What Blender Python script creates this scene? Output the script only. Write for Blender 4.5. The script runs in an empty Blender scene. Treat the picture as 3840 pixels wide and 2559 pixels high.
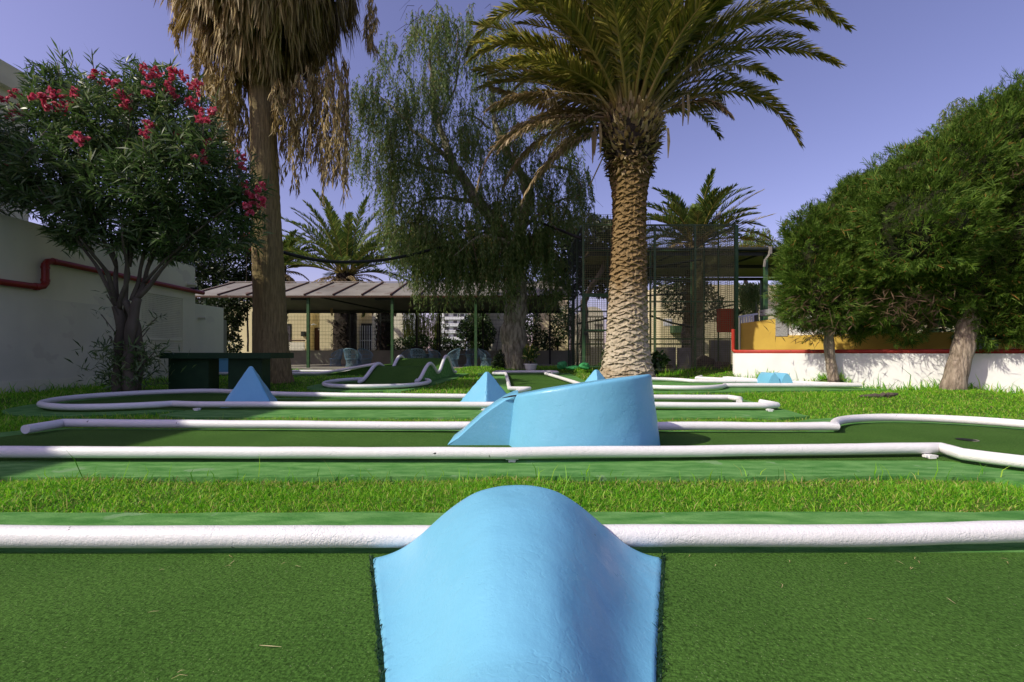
import bpy, math, random
import numpy as np
from mathutils import Vector, noise as mnoise

R = np.random.default_rng(7)
random.seed(7)
SC = bpy.context.scene
COL = SC.collection
F, CX, YH, EYE = 1707.0, 1920.0, 1322.0, 0.87      # focal length and horizon of the photograph, eye height


def at(px, py, d):
    """point seen at pixel (px, py), d metres away"""
    return np.array([(px - CX) / F * d, d, EYE - (py - YH) / F * d])


def gp(px, py, z):
    """point seen at pixel (px, py) lying at height z (below the eye)"""
    d = (EYE - z) * F / (py - YH)
    return np.array([(px - CX) / F * d, d, z])


def unit(v):
    v = np.asarray(v, float)
    n = np.linalg.norm(v, axis=-1, keepdims=True)
    return v / np.maximum(n, 1e-9)


def rdirs(n):
    return unit(R.normal(size=(n, 3)))


# ------------------------------------------------------------------ mesh building
ORG = {}


class MB:
    def __init__(self):
        self.v, self.f, self.n, self.soft = [], [], 0, False

    def add(self, V, faces):
        V = np.asarray(V, float).reshape(-1, 3)
        self.v.append(V)
        if isinstance(faces, np.ndarray):
            self.f.append(faces.astype(np.int64) + self.n)
        else:
            by = {}
            for q in faces:
                by.setdefault(len(q), []).append(q)
            for q in by.values():
                self.f.append(np.array(q, np.int64) + self.n)
        self.n += len(V)

    def box(self, a, b, rz=0.0, c=None):
        x0, y0, z0 = a
        x1, y1, z1 = b
        V = np.array([[x0, y0, z0], [x1, y0, z0], [x1, y1, z0], [x0, y1, z0],
                      [x0, y0, z1], [x1, y0, z1], [x1, y1, z1], [x0, y1, z1]], float)
        if rz:
            c = np.array(c if c is not None else [(x0 + x1) / 2, (y0 + y1) / 2])
            co, s = math.cos(rz), math.sin(rz)
            q = V[:, :2] - c
            V[:, :2] = np.stack([q[:, 0] * co - q[:, 1] * s, q[:, 0] * s + q[:, 1] * co], 1) + c
        self.add(V, [(0, 3, 2, 1), (4, 5, 6, 7), (0, 1, 5, 4), (1, 2, 6, 5), (2, 3, 7, 6), (3, 0, 4, 7)])
        return self

    def bar(self, p, q, w, h=None):
        """square bar between two points"""
        p, q = np.asarray(p, float), np.asarray(q, float)
        h = h or w
        t = unit(q - p)
        u = np.array([0, 0, 1.0]) if abs(t[2]) < .95 else np.array([0, 1.0, 0])
        s = unit(np.cross(t, u))
        n = np.cross(s, t)
        V = [e + s * i * w / 2 + n * j * h / 2 for e in (p, q) for i, j in ((-1, -1), (1, -1), (1, 1), (-1, 1))]
        self.add(V, [(0, 1, 2, 3), (7, 6, 5, 4), (0, 4, 5, 1), (1, 5, 6, 2), (2, 6, 7, 3), (3, 7, 4, 0)])
        return self

    def tube(self, pts, r, sides=12, caps=True, closed=False):
        P = np.asarray(pts, float)
        n = len(P)
        rr = np.broadcast_to(np.asarray(r, float), (n,))
        T = unit(np.gradient(P, axis=0)) if not closed else unit(np.roll(P, -1, 0) - np.roll(P, 1, 0))
        u = np.array([0, 0, 1.0]) if abs(T[0][2]) < .9 else np.array([1.0, 0, 0])
        u = unit(u - T[0] * np.dot(u, T[0]))
        V = []
        ang = np.linspace(0, 2 * math.pi, sides, endpoint=False)
        for i in range(n):
            u = unit(u - T[i] * np.dot(u, T[i]))
            b = np.cross(T[i], u)
            V.append(P[i] + rr[i] * (np.cos(ang)[:, None] * u + np.sin(ang)[:, None] * b))
        V = np.concatenate(V)
        fs = []
        for i in range(n if closed else n - 1):
            j = (i + 1) % n
            for k in range(sides):
                l = (k + 1) % sides
                fs.append((i * sides + k, i * sides + l, j * sides + l, j * sides + k))
        if caps and not closed:
            fs.append(tuple(range(sides - 1, -1, -1)))
            fs.append(tuple((n - 1) * sides + k for k in range(sides)))
        self.add(V, fs)
        return self

    def lathe(self, prof, c=(0, 0, 0), sides=32, cap=False):
        """profile [(r, z), ...] turned about the vertical through c"""
        a = np.linspace(0, 2 * math.pi, sides, endpoint=False)
        V = np.concatenate([np.stack([c[0] + r * np.cos(a), c[1] + r * np.sin(a), np.full(sides, c[2] + z)], 1) for r, z in prof])
        fs = []
        for i in range(len(prof) - 1):
            for k in range(sides):
                l = (k + 1) % sides
                fs.append((i * sides + k, i * sides + l, (i + 1) * sides + l, (i + 1) * sides + k))
        if cap:
            fs.append(tuple(range(sides - 1, -1, -1)))
            fs.append(tuple((len(prof) - 1) * sides + k for k in range(sides)))
        self.add(V, fs)
        return self

    def prism(self, poly, z0, z1):
        """outline [(x, y), ...] between two heights; heights may be functions of x, y"""
        P = np.asarray(poly, float)
        if np.sum(P[:, 0] * np.roll(P[:, 1], -1) - np.roll(P[:, 0], -1) * P[:, 1]) < 0:
            P = P[::-1]
        n = len(P)
        zb = np.array([z0(*p) if callable(z0) else z0 for p in P])
        zt = np.array([z1(*p) if callable(z1) else z1 for p in P])
        V = np.concatenate([np.c_[P, zb], np.c_[P, zt]])
        fs = [tuple(range(n - 1, -1, -1)), tuple(range(n, 2 * n))]
        fs += [(i, (i + 1) % n, n + (i + 1) % n, n + i) for i in range(n)]
        self.add(V, fs)
        return self

    def ribbons(self, P, W, w):
        """n strips of k cross-sections: centre points P (n,k,3), side vectors W, half widths w"""
        P = np.asarray(P, float)
        self.soft = True
        n, k, _ = P.shape
        W = np.asarray(W, float)
        if W.ndim == 2:
            W = W[:, None, :]
        w = np.asarray(w, float)
        if w.ndim == 1:
            w = w[None, :]
        V = np.stack([P - W * w[..., None], P + W * w[..., None]], 2).reshape(-1, 3)
        b = (np.arange(n) * k * 2)[:, None] + (np.arange(k - 1) * 2)[None, :]
        b = b.reshape(-1)
        self.add(V, np.stack([b, b + 1, b + 3, b + 2], 1))
        return self

    def build(self, name, mat, parent=None, smooth=False, label=None):
        V = np.concatenate(self.v) if self.v else np.zeros((0, 3))
        root = ORG.get(parent.name, np.zeros(3)) if parent else np.zeros(3)
        V = V - root
        me = bpy.data.meshes.new(name)
        tot = np.concatenate([np.full(len(f), f.shape[1]) for f in self.f])
        loops = np.concatenate([f.reshape(-1) for f in self.f])
        me.vertices.add(len(V))
        me.vertices.foreach_set('co', V.astype(np.float32).reshape(-1))
        me.loops.add(len(loops))
        me.loops.foreach_set('vertex_index', loops.astype(np.int32))
        me.polygons.add(len(tot))
        st = np.zeros(len(tot), np.int32)
        st[1:] = np.cumsum(tot)[:-1]
        me.polygons.foreach_set('loop_start', st)
        me.polygons.foreach_set('loop_total', tot.astype(np.int32))
        me.update(calc_edges=True)
        me.validate()
        if smooth:
            me.polygons.foreach_set('use_smooth', np.ones(len(me.polygons), bool))
            if smooth != 'all':
                me.set_sharp_from_angle(angle=math.radians(42))
        elif not self.soft:
            me.polygons.foreach_set('use_smooth', np.zeros(len(me.polygons), bool))
        me.materials.append(mat)
        o = bpy.data.objects.new(name, me)
        COL.objects.link(o)
        if parent:
            o.parent = parent
        ORG[o.name] = root
        if label:
            o['label'] = label
        return o


def tag(o, label=None, cat=None, group=None, kind=None):
    if label:
        o['label'] = label
    if cat:
        o['category'] = cat
    if group:
        o['group'] = group
    if kind:
        o['kind'] = kind
    return o


def thing(name, label, cat, loc=(0, 0, 0), group=None):
    o = bpy.data.objects.new(name, None)
    o.empty_display_size = .2
    COL.objects.link(o)
    o.location = [float(a) for a in loc]
    ORG[o.name] = np.array(loc, float)
    return tag(o, label, cat, group)


def dup(root, loc, rz, label=None):
    r = root.copy()
    COL.objects.link(r)
    r.location = [float(a) for a in loc]
    r.rotation_euler = (0, 0, rz)
    if label:
        r['label'] = label
    for ch in list(root.children):
        c = ch.copy()
        COL.objects.link(c)
        c.parent = r
        for g in list(ch.children):
            d = g.copy()
            COL.objects.link(d)
            d.parent = c
    return r


# ------------------------------------------------------------------ materials
def nodes(name):
    m = bpy.data.materials.new(name)
    m.use_nodes = True
    nt = m.node_tree
    b = nt.nodes['Principled BSDF']
    return m, nt, b


def nn(nt, typ, **kw):
    n = nt.nodes.new(typ)
    for k, v in kw.items():
        if hasattr(n, k):
            setattr(n, k, v)
        else:
            n.inputs[k].default_value = v
    return n


def ramp(nt, fac, stops, interp='LINEAR'):
    r = nt.nodes.new('ShaderNodeValToRGB')
    r.color_ramp.interpolation = interp
    el = r.color_ramp.elements
    while len(el) < len(stops):
        el.new(.5)
    for e, (p, c) in zip(el, stops):
        e.position = p
        e.color = (*c, 1) if len(c) == 3 else c
    nt.links.new(fac, r.inputs[0])
    return r.outputs[0]


def mixc(nt, fac, a, b):
    m = nt.nodes.new('ShaderNodeMix')
    m.data_type = 'RGBA'
    for sock, v in ((m.inputs[0], fac), (m.inputs[6], a), (m.inputs[7], b)):
        if hasattr(v, 'links'):
            nt.links.new(v, sock)
        elif isinstance(v, (int, float)):
            sock.default_value = v
        else:
            sock.default_value = (*v, 1)
    return m.outputs[2]


def tex(nt, scale, detail=4, rough=.55, stretch=None, kind='noise'):
    tc = nt.nodes.new('ShaderNodeTexCoord')
    co = tc.outputs['Object']
    if stretch:
        mp = nt.nodes.new('ShaderNodeMapping')
        mp.inputs['Scale'].default_value = stretch
        nt.links.new(co, mp.inputs[0])
        co = mp.outputs[0]
    if kind == 'noise':
        t = nn(nt, 'ShaderNodeTexNoise', Scale=scale, Detail=detail, Roughness=rough)
        nt.links.new(co, t.inputs['Vector'])
        return t.outputs['Fac']
    if kind == 'voronoi':
        t = nn(nt, 'ShaderNodeTexVoronoi', Scale=scale)
        nt.links.new(co, t.inputs['Vector'])
        return t.outputs['Distance']
    t = nn(nt, 'ShaderNodeTexWave', Scale=scale, Distortion=2.0)
    nt.links.new(co, t.inputs['Vector'])
    return t.outputs['Fac']


def bump(nt, b, hs, prev=None):
    for h, strength, dist in hs:
        n = nt.nodes.new('ShaderNodeBump')
        n.inputs['Strength'].default_value = strength
        n.inputs['Distance'].default_value = dist
        nt.links.new(h, n.inputs['Height'])
        if prev:
            nt.links.new(prev, n.inputs['Normal'])
        prev = n.outputs[0]
    nt.links.new(prev, b.inputs['Normal'])
    return prev


def surf(name, c1, c2=None, scale=3.0, rough=.7, bumps=(), spec=.3, stretch=None, spots=None, metal=0, lo=.35, hi=.65):
    """noise blend of two real colours, optional bumps [(scale, strength, dist)], optional worn spots (colour, scale, threshold)"""
    m, nt, b = nodes(name)
    b.inputs['Roughness'].default_value = rough
    b.inputs['Specular IOR Level'].default_value = spec
    b.inputs['Metallic'].default_value = metal
    if c2:
        c = ramp(nt, tex(nt, scale, 5, stretch=stretch), [(lo, c1), (hi, c2)])
    else:
        rgb = nt.nodes.new('ShaderNodeRGB')
        rgb.outputs[0].default_value = (*c1, 1)
        c = rgb.outputs[0]
    if spots:
        sc, ss, th = spots
        k = ramp(nt, tex(nt, ss, 3, .5), [(th, (0, 0, 0)), (th + .03, (1, 1, 1))])
        c = mixc(nt, k, c, sc)
    nt.links.new(c, b.inputs['Base Color'])
    if bumps:
        bump(nt, b, [(tex(nt, s, 4, .6, st[0] if st else None), a, d) for s, a, d, *st in bumps])
    return m


def crack(nt, scale, width=.03, detail=3, mask=None):
    """thin wandering lines: 0 on the line, 1 away from it"""
    n = tex(nt, scale, detail, .55)
    a = nn(nt, 'ShaderNodeMath', operation='SUBTRACT')
    nt.links.new(n, a.inputs[0])
    a.inputs[1].default_value = .5
    b = nn(nt, 'ShaderNodeMath', operation='ABSOLUTE')
    nt.links.new(a.outputs[0], b.inputs[0])
    c = nn(nt, 'ShaderNodeMapRange')
    c.inputs['From Max'].default_value = width
    nt.links.new(b.outputs[0], c.inputs['Value'])
    if not mask:
        return c.outputs[0]
    k = ramp(nt, tex(nt, mask, 2), [(.5, (1, 1, 1)), (.6, (0, 0, 0))])
    m = nn(nt, 'ShaderNodeMath', operation='MAXIMUM')
    nt.links.new(c.outputs[0], m.inputs[0])
    nt.links.new(k, m.inputs[1])
    return m.outputs[0]


def painted(name, c1, c2, scuff, chip, rough, bumps, cracks, scuff_at=.66, chip_at=.735, chip_scale=17):
    """old thick paint: two close tones, pale scuffs, dark chips, bumps and cracked skin"""
    m, nt, b = nodes(name)
    b.inputs['Specular IOR Level'].default_value = .4
    c = ramp(nt, tex(nt, 2.3, 6, .6), [(.3, c1), (.7, c2)])
    k = ramp(nt, tex(nt, 3.1, 7, .75), [(scuff_at, (0, 0, 0)), (scuff_at + .12, (.55, .55, .55))])
    c = mixc(nt, k, c, scuff)
    k2 = ramp(nt, tex(nt, chip_scale, 3, .5), [(chip_at, (0, 0, 0)), (chip_at + .02, (1, 1, 1))])
    c = mixc(nt, k2, c, chip)
    nt.links.new(c, b.inputs['Base Color'])
    r = ramp(nt, tex(nt, 5, 4), [(.3, (rough - .08,) * 3), (.7, (rough + .14,) * 3)])
    nt.links.new(r, b.inputs['Roughness'])
    hs = [(tex(nt, s, 4, .6), a, d) for s, a, d in bumps] + [(crack(nt, s, w, 3, mk), a, d) for s, w, mk, a, d in cracks]
    bump(nt, b, hs)
    return m


def leafmat(name, cols, rough=.5, transl=.25, spec=.35):
    """colour picked per leaf (per mesh island)"""
    m, nt, b = nodes(name)
    g = nt.nodes.new('ShaderNodeNewGeometry')
    n = len(cols)
    c = ramp(nt, g.outputs['Random Per Island'], [(p, col) for p, col in cols])
    nt.links.new(c, b.inputs['Base Color'])
    b.inputs['Roughness'].default_value = rough
    b.inputs['Specular IOR Level'].default_value = spec
    if transl:
        t = nt.nodes.new('ShaderNodeBsdfTranslucent')
        nt.links.new(c, t.inputs['Color'])
        mx = nt.nodes.new('ShaderNodeMixShader')
        mx.inputs[0].default_value = transl
        nt.links.new(b.outputs[0], mx.inputs[1])
        nt.links.new(t.outputs[0], mx.inputs[2])
        nt.links.new(mx.outputs[0], nt.nodes['Material Output'].inputs['Surface'])
    return m


M = {}
M['white_pipe'] = surf('white_pipe_paint', (.80, .80, .79), (.74, .74, .73), 9, .38,
                       [(30, .35, .010), (80, .4, .006)], spec=.45, spots=((.03, .035, .03), 17, .72))
M['white_wall'] = surf('white_wall_paint', (.82, .82, .80), (.74, .74, .72), 2.2, .75, [(9, .25, .02), (60, .2, .006)])
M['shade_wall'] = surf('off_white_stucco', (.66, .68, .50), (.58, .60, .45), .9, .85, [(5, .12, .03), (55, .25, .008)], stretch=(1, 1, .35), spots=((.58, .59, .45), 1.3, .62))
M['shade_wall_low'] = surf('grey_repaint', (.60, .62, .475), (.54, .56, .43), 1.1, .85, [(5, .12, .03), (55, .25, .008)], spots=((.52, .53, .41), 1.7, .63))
M['blue'] = surf('blue_paint', (.195, .47, .66), (.175, .445, .64), 2.5, .36, [(5, .10, .04), (24, .30, .010), (95, .12, .004)], spec=.4)
M['kerb'] = surf('green_kerb_paint', (.060, .195, .040), (.145, .32, .092), 13, .85, [(48, .8, .008, (.5, 1, 1)), (120, .5, .003)], spec=.08, spots=((.17, .31, .13), 4.1, .66), stretch=(.30, 1, 1))
M['white_pipe'] = painted('white_pipe_paint', (.80, .80, .79), (.73, .73, .71), (.62, .63, .58), (.04, .045, .035), .36, [(28, .3, .010), (85, .45, .006)], [(15, .03, 3, .4, .003), (36, .03, None, .3, .0022)], .66, .735, 15)
M['blue'] = painted('blue_paint', (.175, .475, .66), (.155, .445, .635), (.24, .53, .69), (.08, .20, .30), .34, [(5, .10, .04), (26, .25, .008), (100, .15, .004)], [(11, .03, 5, .2, .003), (20, .025, 8, .15, .002)], .62, .765, 19)
M['stripe_green'] = surf('dark_green_paint', (.008, .034, .012), (.013, .045, .016), 5, .5, [(40, .3, .006)])
M['metal_green'] = surf('green_metal_paint', (.030, .085, .035), (.06, .115, .05), 8, .42, [(60, .15, .003)])
M['dark_metal'] = surf('dark_metal_paint', (.016, .02, .016), (.025, .03, .022), 6, .5)
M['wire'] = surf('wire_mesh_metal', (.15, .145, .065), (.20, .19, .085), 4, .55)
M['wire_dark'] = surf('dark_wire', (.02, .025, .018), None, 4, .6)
M['red'] = surf('red_pipe_paint', (.40, .035, .018), (.34, .03, .016), 5, .4, [(40, .15, .004)])
M['yellow'] = surf('yellow_wall_paint', (.62, .42, .075), (.52, .34, .06), 1.6, .8, [(45, .3, .008)])
M['cream'] = surf('cream_stucco', (.72, .64, .40), (.66, .58, .35), 1.2, .85, [(40, .25, .008)])
M['cream_white'] = surf('pale_stucco', (.80, .76, .62), (.74, .70, .56), 1.2, .85, [(40, .25, .008)])
M['tower'] = surf('apartment_white', (.72, .74, .76), (.66, .68, .70), .3, .8)
M['glass'] = surf('dark_glass', (.03, .04, .05), None, 1, .12, spec=.6)
M['granite'] = surf('grey_granite', (.13, .13, .13), (.42, .42, .41), 95, .7, [(80, .3, .005)], lo=.42, hi=.58)
M['grey_wall'] = surf('grey_block_wall', (.25, .26, .20), (.20, .21, .16), 1.5, .85, [(30, .3, .01)])
M['concrete'] = surf('concrete', (.30, .28, .25), (.22, .20, .18), 4, .85, [(30, .4, .01)])
M['terrace'] = surf('terrace_tiles', (.28, .27, .21), (.22, .21, .17), 3, .8, [(30, .2, .006)])
M['roof'] = surf('roof_sheet', (.27, .26, .22), (.17, .16, .135), .7, .6, [(8, .2, .02, (9, .2, 1))], spots=((.13, .085, .06), 1.9, .63))
M['soffit'] = surf('corrugated_soffit', (.16, .15, .125), (.12, .115, .10), 1.5, .7, [(9, .5, .02, (1, .02, .02))])
M['awning'] = surf('beige_awning', (.42, .33, .17), (.34, .27, .14), 1.5, .65, [(9, .5, .02, (1, .02, .02))])
M['brown_wood'] = surf('brown_wood', (.075, .032, .016), (.05, .022, .012), 4, .55, stretch=(6, 6, .6))
M['cable'] = surf('black_cable', (.012, .013, .012), None, 4, .5)
M['wicker'] = surf('blue_wicker', (.10, .22, .30), (.20, .30, .34), 7, .6)
M['pot'] = surf('white_pot', (.74, .74, .70), (.66, .66, .62), 5, .6, [(30, .2, .01)])
M['rock_green'] = surf('green_painted_stone', (.05, .32, .10), (.035, .24, .075), 6, .6, [(9, .6, .05)])
M['rock'] = surf('brown_rock', (.07, .055, .045), (.11, .09, .07), 6, .9, [(9, .8, .05)])
M['maroon'] = surf('maroon_pipe_paint', (.23, .024, .014), (.19, .02, .012), 5, .4, [(40, .15, .004)])
M['red_box'] = surf('red_cabinet_paint', (.46, .07, .03), (.38, .055, .024), 3, .5)
M['pigeon'] = surf('pigeon_feathers', (.14, .14, .15), (.22, .21, .20), 20, .7)
M['oleander_bark'] = surf('oleander_bark', (.060, .052, .034), (.115, .10, .07), 5, .85, [(14, .6, .02, (1, 1, .25))], stretch=(1, 1, .3))
M['pepper_bark'] = surf('pepper_tree_bark', (.12, .105, .065), (.40, .37, .26), 11, .9, [(11, 1.0, .14, (1, 1, .18)), (34, .9, .03, (1, 1, .25))], stretch=(1, 1, .25))
M['cypress_bark'] = surf('cypress_bark', (.15, .115, .08), (.40, .33, .25), 15, .9, [(20, 1.0, .06, (1, 1, .16)), (60, .8, .015, (1, 1, .3))], stretch=(1, 1, .25))
M['dark_bark'] = surf('dark_palm_bark', (.02, .015, .011), (.04, .032, .022), 6, .95, [(10, 1, .06)])
M['washingtonia_bark'] = surf('fan_palm_bark', (.125, .095, .042), (.27, .205, .09), 13, .9,
                              [(5, .55, .03, (1, 1, 2.2)), (16, .8, .03, (1, 1, .10)), (45, .5, .01, (1, 1, .2))], stretch=(3, 3, .18))
M['grey_twig'] = surf('grey_twig', (.12, .10, .08), (.2, .17, .14), 9, .9)

# felt carpet: fine pile with slanting rows
def felt():
    m, nt, b = nodes('felt_carpet')
    b.inputs['Roughness'].default_value = .9
    b.inputs['Specular IOR Level'].default_value = .05
    c = ramp(nt, tex(nt, 1.4, 5), [(.3, (.050, .118, .022)), (.7, (.068, .152, .029))])
    k = ramp(nt, tex(nt, 120, 4, .75, (1, .6, 1)), [(.36, (.30, .32, .28)), (.63, (1.4, 1.4, 1.3))])
    mm = nt.nodes.new('ShaderNodeMix')
    mm.data_type = 'RGBA'
    mm.blend_type = 'MULTIPLY'
    mm.inputs[0].default_value = .8
    nt.links.new(c, mm.inputs[6])
    nt.links.new(k, mm.inputs[7])
    s = ramp(nt, tex(nt, 230, 1, .4), [(.745, (0, 0, 0)), (.77, (1, 1, 1))])
    out = mixc(nt, s, mm.outputs[2], (.30, .38, .18))
    nt.links.new(out, b.inputs['Base Color'])
    tc = nt.nodes.new('ShaderNodeTexCoord')
    mp = nt.nodes.new('ShaderNodeMapping')
    mp.inputs['Rotation'].default_value = (0, 0, math.radians(-34))
    mp.inputs['Scale'].default_value = (48, 120, 40)
    nt.links.new(tc.outputs['Object'], mp.inputs[0])
    t = nn(nt, 'ShaderNodeTexNoise', Scale=1.0, Detail=3.0, Roughness=.6)
    nt.links.new(mp.outputs[0], t.inputs['Vector'])
    bump(nt, b, [(t.outputs['Fac'], .7, .010), (tex(nt, 130, 3, .7), .6, .004)])
    return m


M['felt'] = felt()


def lawnmat():
    m, nt, b = nodes('lawn_soil')
    b.inputs['Roughness'].default_value = .95
    b.inputs['Specular IOR Level'].default_value = .1
    c = ramp(nt, tex(nt, 1.3, 6, .65), [(.35, (.055, .15, .015)), (.55, (.085, .20, .02)), (.72, (.18, .20, .05))])
    k = ramp(nt, tex(nt, 60, 3, .7), [(.3, (.05, .07, .015)), (.7, (.13, .21, .04))])
    nt.links.new(mixc(nt, .5, c, k), b.inputs['Base Color'])
    bump(nt, b, [(tex(nt, 70, 3, .7), .8, .03)])
    return m


M['lawn'] = lawnmat()
M['grass'] = leafmat('grass_blade', [(0, (.07, .28, .008)), (.35, (.15, .47, .014)), (.65, (.27, .60, .028)), (.88, (.42, .64, .06)), (1, (.60, .58, .20))], .5, .5)
M['oleander_leaf'] = leafmat('oleander_leaf', [(0, (.034, .075, .016)), (.5, (.072, .14, .032)), (.85, (.14, .22, .07)), (1, (.23, .28, .10))], .40, .35, .5)
M['petal'] = leafmat('pink_petal', [(0, (.58, .05, .10)), (.5, (.72, .10, .19)), (.85, (.80, .24, .31)), (1, (.28, .08, .03))], .6, .3)
M['magenta'] = leafmat('magenta_bract', [(0, (.40, .01, .06)), (1, (.6, .03, .12))], .6, .3)
M['pepper_leaf'] = leafmat('pepper_tree_leaf', [(0, (.075, .135, .028)), (.45, (.13, .20, .048)), (.85, (.22, .29, .09)), (.93, (.27, .29, .10)), (1, (.24, .13, .05))], .5, .5)
M['palm_leaf'] = leafmat('date_palm_leaflet', [(0, (.085, .115, .018)), (.5, (.21, .215, .032)), (.85, (.36, .32, .06)), (1, (.5, .42, .13))], .40, .5, .55)
M['palm_leaf_green'] = leafmat('green_palm_leaflet', [(0, (.04, .09, .018)), (.5, (.10, .165, .028)), (1, (.23, .27, .05))], .42, .4, .5)
M['palm_leaf_yellow'] = leafmat('yellow_palm_leaflet', [(0, (.22, .22, .025)), (.5, (.42, .35, .035)), (1, (.60, .46, .06))], .45, .5, .4)
M['palm_dead'] = leafmat('dry_palm_leaflet', [(0, (.14, .10, .042)), (.5, (.27, .20, .09)), (.85, (.38, .30, .15)), (1, (.50, .42, .25))], .6, .2)
M['skirt'] = leafmat('dead_fan_leaf', [(0, (.10, .070, .022)), (.4, (.27, .195, .065)), (.8, (.47, .36, .135)), (1, (.66, .54, .27))], .6, .2)
M['rachis'] = surf('palm_leaf_stalk', (.19, .17, .04), (.28, .22, .06), 6, .5)
M['rachis_dead'] = surf('dry_leaf_stalk', (.22, .16, .085), (.30, .22, .12), 6, .6)
M['cypress_leaf'] = leafmat('cypress_spray', [(0, (.032, .078, .009)), (.5, (.072, .142, .015)), (.86, (.135, .222, .026)), (.965, (.17, .25, .05)), (.98, (.24, .115, .03)), (1, (.34, .17, .05))], .65, .3, .2)
M['cypress_core'] = surf('cypress_dark_core', (.016, .026, .006), (.03, .03, .012), 4, .95, [(14, 1, .08)])  # dark colour of the filler lobes added inside the crowns
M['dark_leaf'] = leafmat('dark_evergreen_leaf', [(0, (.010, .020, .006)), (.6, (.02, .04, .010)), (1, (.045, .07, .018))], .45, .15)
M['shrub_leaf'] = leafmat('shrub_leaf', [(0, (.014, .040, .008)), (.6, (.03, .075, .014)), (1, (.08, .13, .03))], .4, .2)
M['bamboo_leaf'] = leafmat('bamboo_leaf', [(0, (.12, .19, .03)), (.6, (.24, .30, .05)), (1, (.42, .40, .10))], .5, .5)
M['variegated'] = leafmat('variegated_leaf', [(0, (.03, .09, .015)), (.6, (.06, .13, .02)), (.75, (.42, .40, .08)), (1, (.5, .46, .12))], .4, .2)
M['twig_brown'] = leafmat('dry_twig', [(0, (.05, .03, .018)), (1, (.12, .075, .04))], .8, 0)
M['debris'] = leafmat('dry_needle', [(0, (.45, .36, .16)), (1, (.65, .55, .30))], .7, 0)
M['straw'] = leafmat('straw_blade', [(0, (.24, .22, .05)), (.5, (.40, .33, .11)), (1, (.55, .47, .20))], .6, .3)
# ================================================================== the course
ZP = 0.075        # height of the border pipes' centre above the lane
RP = 0.046


def arc(c, r, a0, a1, n=40):
    a = np.linspace(math.radians(a0), math.radians(a1), n)
    return [(c[0] + r * math.cos(t), c[1] + r * math.sin(t)) for t in a]


def inpoly(P, poly):
    P = np.asarray(P, float)
    poly = np.asarray(poly, float)
    x, y = P[:, 0], P[:, 1]
    ins = np.zeros(len(P), bool)
    j = len(poly) - 1
    for i in range(len(poly)):
        xi, yi = poly[i]
        xj, yj = poly[j]
        if yi != yj:
            ins ^= ((yi > y) != (yj > y)) & (x < (xj - xi) * (y - yi) / (yj - yi) + xi)
        j = i
    return ins


def zc(v):
    return lambda x, y: v


# kerb outlines (x, y) and lane heights, felt outlines
L = {}
L['front'] = dict(z=zc(0.0), base=[(-7, .3), (7, .3), (7, 2.50), (-7, 2.46)], felt=[(-6.9, .35), (6.9, .35), (6.9, 1.99), (.4, 1.955), (-6.9, 1.955)])
c2 = (4.62, 4.27)
L['ramp'] = dict(z=zc(0.0),
                 base=[(-5.9, 3.17), (3.0, 3.2)] + [(3.35, 3.16)] + arc(c2, 1.80, -125, 128, 40) + [(3.3, 5.02), (-5.3, 5.22), (-5.9, 4.6)],
                 felt=[(-5.2, 3.66), (3.42, 3.66)] + arc(c2, 1.29, -150, 150, 40) + [(3.42, 4.90), (-5.0, 5.10), (-5.2, 4.7)])
c3 = (-6.3, 8.0)
L['pyr'] = dict(z=zc(0.0),
                base=[(3.55, 6.05), (4.05, 6.22), (4.15, 6.9), (4.3, 8.6), (-4.6, 8.75)] + arc(c3, 1.78, 35, 322, 44) + [(-4.9, 6.32), (-4.4, 6.1)],
                felt=[(4.1, 6.92), (4.1, 8.2), (-5.2, 8.4)] + arc(c3, 1.36, 35, 310, 44) + [(-5.2, 6.85)])


def z4(x, y):
    return .045 + .02 * max(0, y - 10.4)


c4 = (-3.30, 11.25)
L['hump'] = dict(z=z4,
                 base=[(-2.35, 9.62), (-1.75, 12.6), (-1.45, 15.6), (-3.9, 15.6), (-4.3, 13.0)] + arc(c4, 1.62, 150, 290, 24),
                 felt=[(-2.3, 12.25), (-3.85, 12.25)] + arc(c4, 1.24, 120, 410, 50))


def z5(x, y):
    return .03 + .019 * max(0, y - 9.6)


L['mid'] = dict(z=z5,
                base=[(-.50, 9.05), (2.2, 9.05), (2.12, 10.3), (2.0, 13.0), (2.0, 15.9), (-1.2, 15.9), (-.85, 13.2)],
                felt=[(.02, 9.62), (1.70, 9.62), (1.18, 14.5), (1.45, 14.6), (1.45, 15.35), (-.55, 15.35), (-.55, 14.6), (-.15, 14.5)])


def z6(x, y):
    return .068 + .075 * max(0, y - 11.0) - .004 * (y - 10)


c6 = (3.62, 10.5)
L['right'] = dict(z=z6,
                  base=[(8.15, 9.85), (7.95, 10.3), (6.0, 12.0), (4.55, 12.2), (4.45, 11.95)] + arc(c6, 1.36, 70, 285, 30) + [(4.9, 9.35)],
                  felt=[(7.7, 10.14), (5.65, 11.78), (4.85, 11.83), (5.9, 11.2), (5.2, 11.25)] + arc(c6, 1.13, 42, 338, 40) + [(5.15, 10.14)])
L['left'] = dict(z=zc(0.085), base=[(-10.2, 15.05), (-4.0, 15.05), (-4.0, 17.6), (-10.2, 17.6)], felt=[(-10.1, 15.42), (-4.3, 15.42), (-4.3, 17.2), (-10.1, 17.2)])

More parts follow.
